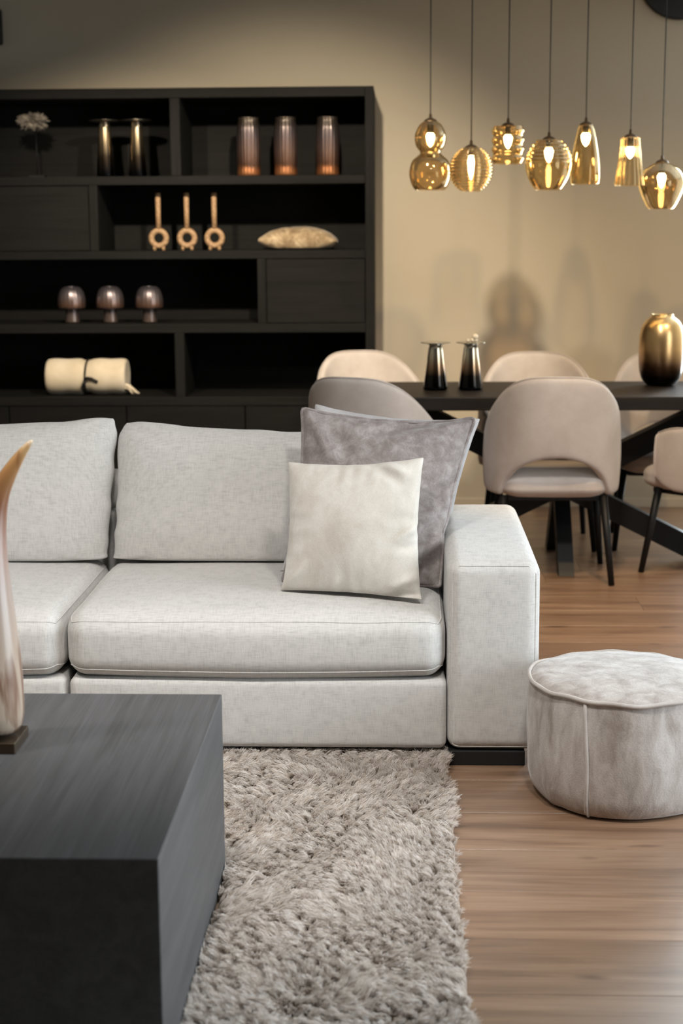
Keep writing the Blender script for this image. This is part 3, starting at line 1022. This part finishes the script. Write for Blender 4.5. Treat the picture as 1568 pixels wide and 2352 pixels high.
M['pile'] = rug_mat()
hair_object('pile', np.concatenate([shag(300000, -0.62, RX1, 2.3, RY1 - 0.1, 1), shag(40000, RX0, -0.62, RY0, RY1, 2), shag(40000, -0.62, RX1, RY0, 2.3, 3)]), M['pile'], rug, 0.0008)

# ------------------------------------------------------------------ pouf
pc = (0.580, 3.945)
pf = thing('pouf', (pc[0], pc[1], 0), 'round taupe crushed velvet pouf with piped seams beside the sofa arm', 'pouf')
SEAM = [R(241), R(331), R(61), R(151)]


def pouf_r(a):
    r = 1.0
    for s_ in SEAM:
        d = (a - s_ + PI) % (2 * PI) - PI
        r += 0.022 * math.exp(-(d / 0.16) ** 2)
    return r * (1 + 0.008 * math.sin(3 * a + 1) + 0.006 * math.sin(7 * a))


pr = 0.238
prof = [(0.205, 0.004), (0.225, 0.008), (0.238, 0.025), (0.247, 0.06), (0.250, 0.12), (0.249, 0.18), (0.247, 0.24), (0.244, 0.285), (0.242, 0.306)]
v, f = lathe(prof, 96, pc[0], pc[1], rib=lambda a, k: pouf_r(a), cap0=True)
v = np.array(v); v[:, :2] += (0.003 * vnoise(v[:, 2] * 22 + 5, np.arctan2(v[:, 1] - pc[1], v[:, 0] - pc[0]) * 7 + 40, 8))[:, None] * (v[:, :2] - np.array(pc)) / 0.25
mesh('side_cover', v, f, M['pouf_velvet'], pf)
prof = [(0.242, 0.306), (0.236, 0.313), (0.215, 0.319), (0.17, 0.325), (0.11, 0.329), (0.05, 0.331), (0.002, 0.3315)]
v, f = lathe(prof, 96, pc[0], pc[1], rib=lambda a, k: pouf_r(a), cap1=True)
v = np.array(v); v[:, 2] += 0.004 * vnoise(v[:, 0] * 14 + 9, v[:, 1] * 14 + 9, 3) * (v[:, 2] > 0.315)
mesh('top_cover', v, f, M['pouf_velvet'], pf)
rim = [(pc[0] + 0.2455 * pouf_r(a) * math.cos(a), pc[1] + 0.2455 * pouf_r(a) * math.sin(a), 0.308 + 0.002 * math.sin(5 * a) + 0.0015 * math.sin(13 * a)) for a in np.linspace(0, 2 * PI, 97)[:-1]]
mesh('piping', *tube(rim, 0.0055, 10, closed=True), M['pouf_piping'], pf)
for s_ in SEAM:
    pts = []
    for r, z in [(0.242, 0.306), (0.247, 0.28), (0.250, 0.23), (0.2525, 0.17), (0.253, 0.11), (0.249, 0.05), (0.238, 0.02), (0.222, 0.0065)]:
        a = s_ + 0.025 * math.sin(z * 14)
        pts.append((pc[0] + r * pouf_r(s_) * math.cos(a), pc[1] + r * pouf_r(s_) * math.sin(a), z))
    mesh('piping', *tube(pts, 0.005, 8), M['pouf_piping'], pf)

# ------------------------------------------------------------------ dining table
DT = (-0.20, 1.62, 6.53, 7.22, 0.708, 0.765)
HX, HYc, HZ = 0.705, 6.86, 0.352
dt_ = thing('dining_table', (HX, HYc, 0), 'black oak dining table on crossed black metal legs under the pendant lamps', 'dining table')
hard('tabletop', DT, M['dining_oak'], dt_, bev=0.004)


def beam(p, q, w, th, up):
    """square-section bar from p to q"""
    p, q = Vector(p), Vector(q)
    t = (q - p).normalized(); s_ = t.cross(Vector(up)).normalized(); u_ = s_.cross(t)
    V = []
    for e_ in (p, q):
        for a, b in ((-1, -1), (1, -1), (1, 1), (-1, 1)):
            V.append(tuple(e_ + s_ * a * w / 2 + u_ * b * th / 2))
    return V, [(0, 1, 2, 3), (7, 6, 5, 4), (0, 4, 5, 1), (1, 5, 6, 2), (2, 6, 7, 3), (3, 7, 4, 0)]


def clip_z(vf, lo, hi):
    bm = bmesh.new()
    vs = [bm.verts.new(p) for p in vf[0]]
    for q_ in vf[1]: bm.faces.new([vs[i] for i in q_])
    for z, n_ in ((lo, (0, 0, -1)), (hi, (0, 0, 1))):
        r_ = bmesh.ops.bisect_plane(bm, geom=list(bm.verts) + list(bm.edges) + list(bm.faces), plane_co=(0, 0, z), plane_no=n_, clear_outer=True)
        bmesh.ops.holes_fill(bm, edges=[e_ for e_ in r_['geom_cut'] if isinstance(e_, bmesh.types.BMEdge)])
    bmesh.ops.recalc_face_normals(bm, faces=list(bm.faces))
    return from_bm(bm)


for sx in (-1, 1):
    k = 0.90
    v, f = clip_z(beam((HX - sx * k, HYc, HZ - 0.5 * k), (HX + sx * k, HYc, HZ + 0.5 * k), 0.085, 0.095, (0, 0, 1)), 0.001, DT[4] - 0.0002)
    mesh('leg_beam', v, f, M['black_metal'], dt_, smooth=False)
for sy in (-1, 1):
    v, f = clip_z(beam((HX, HYc - sy * 0.32, -0.05), (HX, HYc + sy * 0.32, 0.76), 0.066, 0.075, (0, 1, 0)), 0.001, DT[4] - 0.0002)
    mesh('leg_beam', v, f, M['black_metal'], dt_, smooth=False)
hard('top_plate', (HX - 0.5, HX + 0.5, 6.6, 7.14, DT[4] - 0.006, DT[4] - 0.0003), M['black_metal'], dt_, bev=0)


# ------------------------------------------------------------------ dining chairs
def make_chair():
    c = thing('dining_chair', (0, 0, 0), 'x', 'chair', 'upholstered chairs round the dining table')
    a, b, th = 0.262, 0.268, 0.040
    # plan line of the back: forward along an arm, round the back, forward along the other arm
    plan = []
    for y in np.linspace(0.13, 0.0, 5)[:-1]: plan.append((-a + 0.012 * (y / 0.13) ** 2, y))
    for t_ in np.linspace(-90, 90, 53):
        s_, c_ = math.sin(R(t_)), math.cos(R(t_))
        e_ = 2 / 2.5
        plan.append((a * math.copysign(abs(s_) ** e_, s_), -b * abs(c_) ** e_))
    for y in np.linspace(0.0, 0.13, 5)[1:]: plan.append((a - 0.012 * (y / 0.13) ** 2, y))
    plan = np.array(plan); n = len(plan)
    tang = np.gradient(plan, axis=0); tang /= np.linalg.norm(tang, axis=1)[:, None]
    out = np.stack([tang[:, 1], -tang[:, 0]], -1)
    if out[n // 2][1] > 0: out = -out
    ring = []
    nz = 9
    for i in range(n):
        x, y = plan[i]
        u = min(abs(x) / a, 1)
        if y > 0: ztop = 0.640 - 0.030 * (y / 0.13) ** 2
        else:
            w_ = min(max(-y / b, 0), 1)
            ztop = 0.640 + 0.23 * max(1 - u ** 3.6, 0) ** 0.55
        zbot = 0.372
        ww = 0.212
        if y < -0.08 and abs(x) < ww:
            zbot += 0.165 * (1 - (abs(x) / ww) ** 2.2) ** 0.55
        if y > 0.02: zbot += 0.05 * ((y - 0.02) / 0.11) ** 2
        sec = []
        for k in range(nz):                       # outer face, going up
            t_ = k / (nz - 1); z = zbot + 0.012 + (ztop - zbot - 0.030) * t_
            sec.append((th * 0.5 + 0.006 * math.sin(PI * t_), z))
        sec += [(th * 0.36, ztop - 0.006), (0.0, ztop), (-th * 0.36, ztop - 0.006)]
        for k in range(nz):
            t_ = 1 - k / (nz - 1); z = zbot + 0.012 + (ztop - zbot - 0.030) * t_
            sec.append((-th * 0.5 - 0.008 * math.sin(PI * t_), z))
        sec += [(-th * 0.36, zbot + 0.003), (0.0, zbot), (th * 0.36, zbot + 0.003)]
        for d, z in sec:
            rec = 0.16 * max(0, z - 0.45) * max(0, -y) / b
            ring.append((x + out[i][0] * d, y + out[i][1] * d - rec, z))
    mring = len(ring) // n
    Fc = []
    for i in range(n - 1):
        for k in range(mring):
            l = (k + 1) % mring
            Fc.append((i * mring + k, i * mring + l, (i + 1) * mring + l, (i + 1) * mring + k))
    Fc.append(tuple(range(mring))); Fc.append(tuple((n - 1) * mring + k for k in reversed(range(mring))))
    back = mesh('backrest', ring, Fc, M['beige_velvet'], c, world=False, subsurf=1)
    # piping along the top edge
    tp = [ring[i * mring + nz + 1] for i in range(n)]
    mesh('piping', *tube([(p[0], p[1], p[2] + 0.001) for p in tp], 0.0035, 6), M['beige_velvet'], back, world=False)
    sb = SoftBox(-0.228, 0.228, -0.225, 0.255, 0.365, 0.462, (0.09, 0.09, 0.035), (0.0, 0.0, 0.018), k=4, m=8)
    v, f = sb.build()
    seat = mesh('seat', v, f, M['beige_velvet'], c, world=False)
    v, f = box(-0.19, 0.19, -0.17, 0.19, 0.345, 0.367, bev=0.004)
    mesh('seat_frame', v, f, M['black_metal'], c, smooth=False, world=False)
    for sx in (-1, 1):
        for y0, y1 in ((-0.165, -0.232), (0.150, 0.205)):
            v, f = tube([(sx * 0.205, y0, 0.368), (sx * 0.240, y1, 0.001)], [0.0175, 0.0125], 16)
            mesh('leg', v, f, M['black_metal'], c, world=False)
    return c


proto = make_chair()
CH = [(0.636, 6.600, -1, 'beige velvet dining chair seen from behind with the arched opening, nearest the sofa arm'),
      (-0.075, 6.58, -24, 'beige velvet dining chair seen from behind, just above the sofa pillows'),
      (1.345, 6.66, 47, 'beige velvet dining chair turned sideways, cut off by the right edge of the picture'),
      (-0.10, 7.40, 200, 'beige velvet dining chair on the far side of the table beside the bookcase'),
      (0.645, 7.27, 180, 'beige velvet dining chair on the far side, middle one, behind the arched chair'),
      (1.24, 7.27, 174, 'beige velvet dining chair on the far side of the table behind the gold vase')]
for i, (x, y, rz, lab) in enumerate(CH):
    o = proto if i == 0 else copy_tree(proto)
    o.location = (x, y, 0); o.rotation_euler = (0, 0, R(rz)); o['label'] = lab


# ------------------------------------------------------------------ on the dining table
def candlestick(x, y, z, s, mat, label, cat='candle holder', group=None, plate=0.066, base=0.054, neck=0.029):
    t = thing('candle_holder', (x, y, z), label, cat, group)
    H_ = 0.205 * s
    prof = [(base * 0.9, 0.0005), (base, 0.004), (base * 0.99, 0.012)]
    for k in range(1, 12):
        u = k / 11
        prof.append((base + (neck - base) * (u ** 0.92), 0.012 + (H_ - 0.022) * u))
    prof += [(neck * 1.15, H_ - 0.006)]
    mesh('stem', *lathe(prof, 40, cap0=True, cap1=True), mat, t, world=False)
    prof = [(neck * 1.0, H_ - 0.008), (plate * 0.6, H_ - 0.004), (plate, H_ - 0.0005), (plate, H_ + 0.002), (plate * 0.7, H_ + 0.001), (0.002, H_)]
    mesh('drip_plate', *lathe(prof, 40, cap0=True, cap1=True), mat, t, world=False)
    return t


zt = DT[5]
candlestick(0.152, 6.85, zt, 1.0, M['smoke'], 'smoked glass candle holder with an empty plate on the dining table', group='candle holders on the dining table')
cd = candlestick(0.305, 6.85, zt, 1.0, M['smoke'], 'smoked glass candle holder carrying a small pearly ornament on the dining table', group='candle holders on the dining table')
orn = thing('bead_ornament', (0.305, 6.85, zt + 0.206), 'small pearly bead ornament lying on the candle holder plate', 'ornament')
M['pearl'] = plain('pearl', S(226, 214, 190), 0.15, 0.1, coat=0.5)


def ball(c, r, n=14):
    prof = [(max(r * math.sin(PI * k / n), 0.0003), c[2] - r * math.cos(PI * k / n)) for k in range(n + 1)]
    return lathe(prof, 18, c[0], c[1])


for dx, dz, r_ in ((0.018, 0.024, 0.0135), (0.006, 0.009, 0.009), (-0.012, 0.0075, 0.0075), (0.021, 0.0085, 0.0085)):
    mesh('bead', *ball((dx, 0.0, dz), r_), M['pearl'], orn, world=False)

gv = thing('gold_vase', (1.155, 7.02, zt), 'rounded gold to black ombre glass vase on the dining table', 'vase')
prof = [(0.058, 0.0005), (0.066, 0.006), (0.082, 0.024), (0.094, 0.055), (0.0985, 0.10), (0.099, 0.16), (0.0985, 0.21), (0.094, 0.245), (0.085, 0.272), (0.070, 0.292), (0.052, 0.303), (0.046, 0.308), (0.050, 0.316), (0.046, 0.317), (0.040, 0.306), (0.03, 0.29)]
mesh('body', *lathe(prof, 56, cap0=True), M['ombre_vase'], gv, world=False, subsurf=1)

# ------------------------------------------------------------------ pendants
PY = 6.87


def sm(prof, n=4):
    """denser profile by Catmull-Rom"""
    P_ = np.array(prof, float); out_ = []
    for i in range(len(P_) - 1):
        p0, p1, p2, p3 = P_[max(i - 1, 0)], P_[i], P_[i + 1], P_[min(i + 2, len(P_) - 1)]
        for k in range(n):
            t_ = k / n
            out_.append(tuple(0.5 * ((2 * p1) + (-p0 + p2) * t_ + (2 * p0 - 5 * p1 + 4 * p2 - p3) * t_ ** 2 + (-p0 + 3 * p1 - 3 * p2 + p3) * t_ ** 3)))
    out_.append(tuple(P_[-1]))
    return out_


def pendant(x, ztop, prof, mat, label, bulb_z, bulb_h=0.062, bulb_r=0.0185, rib=None, n=64, capr=0.028, name='pendant_lamp', dy=0.0):
    Y_ = PY + dy; k_ = Y_ / PY
    zz = lambda z: CAMH + (z - CAMH) * k_
    x *= k_; ztop = zz(ztop); bulb_z = zz(bulb_z)
    prof = [(r * k_, zz(z)) for r, z in prof]
    t = thing(name, (x, Y_, 0), label, 'pendant lamp', 'amber glass pendant lamps over the dining table')
    mesh('cord', *tube([(0, 0, ztop + 0.018), (0, 0, (ztop + Z_CEIL) / 2), (0, 0, Z_CEIL + 0.001)], 0.0026, 8), M['black_cord'], t, world=False)
    cap = [(capr, ztop - 0.004), (capr, ztop), (capr * 0.85, ztop + 0.006), (capr * 0.5, ztop + 0.011), (0.007, ztop + 0.014), (0.0055, ztop + 0.030), (0.003, ztop + 0.031)]
    cp = mesh('cap', *lathe(cap, 24, cap0=True, cap1=True), M['bronze'], t, world=False)
    so_ = [(0.013, bulb_z + bulb_h * 0.5 - 0.004), (0.014, ztop - 0.003)]
    mesh('socket', *lathe(so_, 16, cap0=True, cap1=True), M['black_metal'], cp, world=False)
    mesh('shade', *shell(prof, 0.0022, n=n, rib=rib), mat, t, world=False)
    bp = [(0.0004, bulb_z - bulb_h * 0.5)]
    for k in range(1, 9):
        u = k / 9
        bp.append((bulb_r * math.sin(PI * min(u * 0.62 + 0.0, 1)) ** 0.6 if u < 0.8 else bulb_r * 0.72, bulb_z - bulb_h * 0.5 + bulb_h * u))
    bp.append((0.010, bulb_z + bulb_h * 0.5))
    mesh('bulb', *lathe(bp, 20, cap1=True), M['bulb'], t, world=False)
    return t


# double gourd
pr1 = sm([(0.026, 1.909), (0.046, 1.894), (0.063, 1.862), (0.067, 1.834), (0.060, 1.803), (0.043, 1.779), (0.052, 1.766), (0.078, 1.742), (0.089, 1.705), (0.0885, 1.675), (0.079, 1.642), (0.064, 1.621)])
pendant(0.126, 1.909, pr1, M['amber_smoke'], 'double gourd smoky amber pendant lamp, leftmost over the dining table', 1.832, dy=0.05)
# ribbed globe
pr2 = []
for k in range(90):
    u = k / 89; th_ = R(17) + (R(155) - R(17)) * u
    pr2.append(((0.0935 + 0.0045 * math.sin(u * 2 * PI * 17)) * math.sin(th_), 1.704 + 0.0985 * math.cos(th_)))
pendant(0.300, 1.797, pr2, M['amber_light'], 'finely ribbed amber globe pendant lamp beside the double gourd', 1.715, 0.105, 0.014, dy=-0.06)
# stacked rings
pr3 = [(0.026, 1.888), (0.050, 1.885)]
for k in range(61):
    u = k / 60
    pr3.append((0.063 + 0.0075 * (0.5 - 0.5 * math.cos(u * 2 * PI * 4)), 1.884 - 0.155 * u))
pr3 += [(0.058, 1.7275)]
pendant(0.456, 1.888, pr3, M['amber'], 'small amber pendant lamp of four stacked rings', 1.822, dy=0.05)
# stepped barrel
pr4 = [(0.026, 1.829), (0.046, 1.827)]
for k in range(41):
    u = k / 40
    r_ = 0.050 + (0.101 - 0.050) * (1 - (1 - u) ** 1.9)
    pr4.append((r_ + 0.0022 * math.sin(u * 2 * PI * 6), 1.826 - 0.094 * u))
pr4 += sm([(0.101, 1.729), (0.099, 1.708), (0.089, 1.672), (0.071, 1.638), (0.056, 1.618)])
pendant(0.630, 1.829, pr4, M['amber'], 'amber barrel pendant lamp with a stepped shoulder', 1.765, 0.066, 0.019, dy=-0.06)
# bullet
pr5 = sm([(0.027, 1.888), (0.034, 1.872), (0.044, 1.832), (0.053, 1.785), (0.060, 1.735), (0.063, 1.69), (0.0625, 1.66), (0.060, 1.641)])
pendant(0.785, 1.888, pr5, M['amber'], 'plain tall bullet-shaped amber pendant lamp', 1.828, 0.060, 0.020, rib=lambda a, k: 1 + 0.006 * math.cos(14 * a), dy=0.07)
# fluted cone
pr6 = sm([(0.026, 1.836), (0.038, 1.832), (0.040, 1.815), (0.044, 1.775), (0.050, 1.72), (0.057, 1.672), (0.062, 1.634)])
pendant(0.974, 1.836, pr6, M['amber_light'], 'narrow fluted cone amber pendant lamp', 1.772, 0.052, 0.020, rib=lambda a, k: 1 + 0.035 * math.cos(18 * a), n=144, dy=-0.06)
# onion
pr7 = sm([(0.027, 1.728), (0.048, 1.718), (0.076, 1.696), (0.094, 1.666), (0.0985, 1.645), (0.094, 1.618), (0.078, 1.578), (0.061, 1.546), (0.052, 1.535)])
pendant(1.110, 1.729, pr7, M['amber_smoke'], 'onion-shaped smoky amber pendant lamp, rightmost and lowest', 1.655, 0.066, 0.0185, dy=0.07)

# black round wall disc and the fixture at the left edge
dk = thing('wall_disc', (1.395, Y_BACK - 0.03, 2.40), 'round black disc on the back wall, cut by the top right corner', 'wall disc')
dcx, dcz, dr = 1.397, 2.50 + 0.10, 0.10
cx_, cz_ = on_y(1562, -52, Y_BACK - 0.02)[[0, 2]]
dr = 89 * 8.22 / 3600
czz = min(cz_, Z_CEIL - 0.0)
prof = [(dr * 0.98, 0.0), (dr, 0.006), (dr, 0.024), (dr * 0.97, 0.030), (dr * 0.5, 0.036), (0.002, 0.037)]
v, f = lathe(prof, 64, cap0=True, cap1=True)
v = np.array(v); v = np.stack([cx_ + v[:, 0], Y_BACK - 0.001 - v[:, 2], cz_ + v[:, 1]], -1)
# the ceiling line trims what would stand above it
bm = bmesh.new(); vs = [bm.verts.new(p) for p in v]
for q_ in f:
    bm.faces.new([vs[i] for i in q_])
r_ = bmesh.ops.bisect_plane(bm, geom=list(bm.verts) + list(bm.edges) + list(bm.faces), plane_co=(0, 0, Z_CEIL - 0.002), plane_no=(0, 0, 1), clear_outer=True)
bmesh.ops.holes_fill(bm, edges=[e_ for e_ in r_['geom_cut'] if isinstance(e_, bmesh.types.BMEdge)])
bmesh.ops.recalc_face_normals(bm, faces=list(bm.faces))
mesh('disc', *from_bm(bm), M['black_matte'], dk, smooth=False)
wx = on_y(2, 60, Y_BACK - 0.05)
wf = thing('wall_fixture', (wx[0] - 0.09, Y_BACK - 0.04, wx[2]), 'narrow black wall fixture at the top left edge above the bookcase', 'wall fixture')
v, f = box(wx[0] - 0.18, wx[0], Y_BACK - 0.07, Y_BACK - 0.001, on_y(2, 105, Y_BACK)[2], on_y(2, 22, Y_BACK)[2], bev=0.012, seg=3)
mesh('housing', v, f, M['black_matte'], wf)

# ------------------------------------------------------------------ things in the bookcase
SZ = [1.719, 1.360, 1.003, 0.640]
SYm = 7.90


def xs_(px, py, Y=SYm): return on_y(px, py, Y)[0]


# three ribbed vases
for px, tw, lab in ((571, 0.0, 'ribbed bronze lustre glass vase, leftmost of three on the top shelf'),
                    (656, 0.6, 'ribbed bronze lustre glass vase, middle of three on the top shelf'),
                    (752, 1.2, 'ribbed bronze lustre glass vase, nearest the right end of the top shelf')):
    t = thing('ribbed_vase', (xs_(px, 340), SYm, SZ[0]), lab, 'vase', 'ribbed vases on the top shelf', rz=tw)
    prof = [(0.050, 0.0005), (0.055, 0.004), (0.056, 0.02), (0.0545, 0.045), (0.056, 0.07), (0.058, 0.16), (0.057, 0.225), (0.052, 0.252), (0.049, 0.268), (0.050, 0.281), (0.046, 0.281), (0.043, 0.262), (0.045, 0.2)]
    mesh('body', *lathe(sm(prof, 3), 144, cap0=True, rib=lambda a, k: 1 + 0.018 * math.cos(24 * a)), M['bronze_glass'], t, world=False)
# two tall smoked candle holders
for px, lab in ((241, 'tall dark smoked glass candle holder on the top shelf beside the crystal ornament'), (315, 'tall dark smoked glass candle holder on the top shelf beside the divider')):
    candlestick(xs_(px, 340), SYm, SZ[0], 1.33, M['shelf_smoke'], lab, group='candle holders on the top shelf', plate=0.078, base=0.046, neck=0.026)
# crystal ornament on a rod
t = thing('crystal_ornament', (xs_(86, 400), SYm, SZ[0]), 'grey crystal cluster on a thin rod stand on the top shelf', 'ornament')
v, f = box(-0.04, 0.04, -0.03, 0.03, 0.0003, 0.012, bev=0.002)
mesh('base', v, f, M['black_metal'], t, smooth=False, world=False)
mesh('rod', *tube([(0, 0, 0.011), (0, 0, 0.23)], 0.0025, 8), M['black_metal'], t, world=False)
rs = np.random.RandomState(3)
cl = []
for k in range(150):
    d = rs.normal(0, 1, 3); d /= np.linalg.norm(d)
    base_ = np.array([d[0] * 0.045, d[1] * 0.03, d[2] * 0.032])
    tipl = 0.016 + 0.018 * rs.rand() + 0.050 * abs(d[0]) ** 3
    cl.append(tube([tuple(base_ * 0.4), tuple(base_), tuple(base_ + d * tipl * 0.55)], [0.009, 0.008 * (0.6 + 0.6 * rs.rand()), 0.001], 5))
v, f = join(*cl)
v = np.array(v) + np.array([-0.012, 0, 0.272])
M['crystal'] = velvet('grey_crystal', S(70, 64, 58), S(110, 102, 94), S(176, 166, 152), scale=40, sheen=0, rough=0.35)
mesh('crystal', v, f, M['crystal'], t, smooth=False, world=False)
# ring candle holders
for px, lab in ((365, 'sand coloured ring candle holder with tall stem, leftmost of three on the second shelf'),
                (430, 'sand coloured ring candle holder with tall stem, middle of three on the second shelf'),
                (493, 'sand coloured ring candle holder with tall stem, nearest the velvet cushion on the second shelf')):
    t = thing('ring_candle_holder', (xs_(px, 560), SYm, SZ[1]), lab, 'candle holder', 'ring candle holders on the second shelf')
    rc = 0.060
    pts = [(0.037 * math.cos(a), 0, rc + 0.037 * math.sin(a)) for a in np.linspace(0, 2 * PI, 41)[:-1]]
    mesh('ring', *tube(pts, 0.0145, 14, closed=True), M['ring_ceramic'], t, world=False)
    mesh('stem', *tube([(0, 0, rc + 0.036), (0, 0, 0.2), (0, 0, 0.268), (0, 0, 0.281)], [0.0125, 0.0125, 0.0135, 0.0125], 16), M['ring_ceramic'], t, world=False)
    for sx in (-1, 1):
        mesh('foot', *tube([(sx * 0.021, 0, 0.022), (sx * 0.023, 0, 0.0005)], [0.010, 0.0085], 12), M['ring_ceramic'], t, world=False)
# shelf cushion
Xp, Qp, Fp = plump(45, 37, 0.12, 31, 0.0)
P = Xp.copy()
U_, V_ = P[:, 0].copy(), P[:, 1].copy()
out = 1 + 0.10 * (np.abs(U_) * np.abs(V_)) ** 3 - 0.07 * (1 - np.abs(V_) ** 2) * np.abs(U_) ** 4
P[:, 0] = U_ * 0.190 * out; P[:, 1] = V_ * 0.135 * out
P[:, 2] = P[:, 2] * (0.8 + 0.35 * (1 - U_ ** 2)) + 0.004 * vnoise(U_ * 6 + 30, V_ * 5 + 30, 9)
P[:, 2] = np.where(P[:, 2] < -0.035, -0.035 + (P[:, 2] + 0.035) * 0.2, P[:, 2])
P[:, 2] -= P[:, 2].min() - 0.001
cxp = (xs_(588, 560) + xs_(780, 555)) / 2
t = thing('shelf_cushion', (cxp, 7.965, SZ[1]), 'champagne patterned velvet cushion lying on the second shelf', 'pillow')
mesh('cover', P, Qp, M['fur_velvet'], t, world=False, subsurf=1)
# mushroom vases
for px, lab in ((165, 'mushroom-shaped lustre glass vase, leftmost of three on the third shelf'), (253, 'mushroom-shaped lustre glass vase, middle of three on the third shelf'),
                (343, 'mushroom-shaped lustre glass vase, rightmost of three on the third shelf')):
    t = thing('mushroom_vase', (xs_(px, 700, 7.86), 7.86, SZ[2]), lab, 'vase', 'mushroom vases on the third shelf')
    prof = [(0.030, 0.0005), (0.036, 0.003), (0.037, 0.010), (0.034, 0.03), (0.033, 0.060), (0.035, 0.074)]
    mesh('foot', *lathe(prof, 40, cap0=True, rib=lambda a, k: 1 + 0.01 * math.cos(16 * a)), M['mush_glass'], t, world=False)
    prof = [(0.034, 0.074), (0.062, 0.0745), (0.067, 0.078), (0.069, 0.10), (0.0665, 0.13), (0.059, 0.155), (0.048, 0.172), (0.036, 0.180), (0.033, 0.180), (0.030, 0.165)]
    mesh('bowl', *lathe(sm(prof, 3), 80, rib=lambda a, k: 1 + 0.012 * math.cos(20 * a)), M['mush_glass'], t, world=False)
# rolled throw with a strap
rx0, rx1 = xs_(111, 870), xs_(293, 870)
rc = 0.0905
t = thing('rolled_throw', ((rx0 + rx1) / 2, SYm, SZ[3]), 'cream rolled throw tied with a black strap on the fourth shelf', 'blanket')
hl = (rx1 - rx0) / 2
prof = [(0.01, -hl + 0.012), (0.05, -hl + 0.006), (rc * 0.9, -hl), (rc, -hl + 0.02)]
for k in range(1, 12):
    z = -hl + 0.02 + (2 * hl - 0.04) * k / 12
    r_ = rc * (1 + 0.015 * math.sin(k * 1.7)) - 0.010 * math.exp(-((z + 0.0) / 0.022) ** 2)
    prof.append((r_, z))
prof += [(rc, hl - 0.02), (rc * 0.9, hl), (0.05, hl - 0.006), (0.01, hl - 0.012)]
v, f = lathe(sm(prof, 2), 56, cap0=True, cap1=True)
v = np.array(v); v = np.stack([v[:, 2], v[:, 0], v[:, 1] * 1.0 + rc + 0.001], -1)
v[:, 2] = np.maximum(v[:, 2], 0.0008)
mesh('roll', v, f, M['cream_wool'], t, world=False)
st = [(0.0 + 0.004 * math.sin(a), (rc - 0.006) * math.cos(a), max(rc + 0.001 + (rc - 0.006) * math.sin(a), 0.003)) for a in np.linspace(0, 2 * PI, 49)[:-1]]
mesh('strap', *tube(st, 0.0055, 8, closed=True), M['black_matte'], t, world=False)
bow = [(0.0, -rc - 0.001, rc - 0.01), (0.015, -rc - 0.008, rc + 0.004), (0.035, -rc - 0.008, rc + 0.0), (0.055, -rc - 0.004, rc - 0.012), (0.068, -rc - 0.003, rc - 0.018)]
mesh('strap_end', *tube(bow, [0.005, 0.006, 0.007, 0.007, 0.006], 8), M['black_matte'], t, world=False)
bow = [(0.0, -rc - 0.001, rc - 0.01), (-0.008, -rc - 0.004, rc - 0.03), (-0.014, -rc * 0.96 - 0.004, rc - 0.05), (-0.008, -rc * 0.8 - 0.004, rc - 0.07)]
mesh('strap_end', *tube(bow, [0.005, 0.006, 0.006, 0.005], 8), M['black_matte'], t, world=False)
rs = np.random.RandomState(8)
for k in range(14):
    y = rs.uniform(-rc * 0.75, rc * 0.3); z = rc - math.sqrt(max(rc ** 2 - y ** 2, 0)) * rs.uniform(0.55, 0.95) + 0.012
    l = rs.uniform(0.03, 0.062)
    pts = [(hl - 0.012, y, z), (hl + l * 0.5, y - 0.004, z * 0.75 + 0.004), (hl + l, y - 0.012 + rs.uniform(-.01, .01), max(z * 0.3, 0.005))]
    mesh('tassel', *tube(pts, [0.005, 0.0045, 0.003], 6), M['cream_wool'], t, world=False)
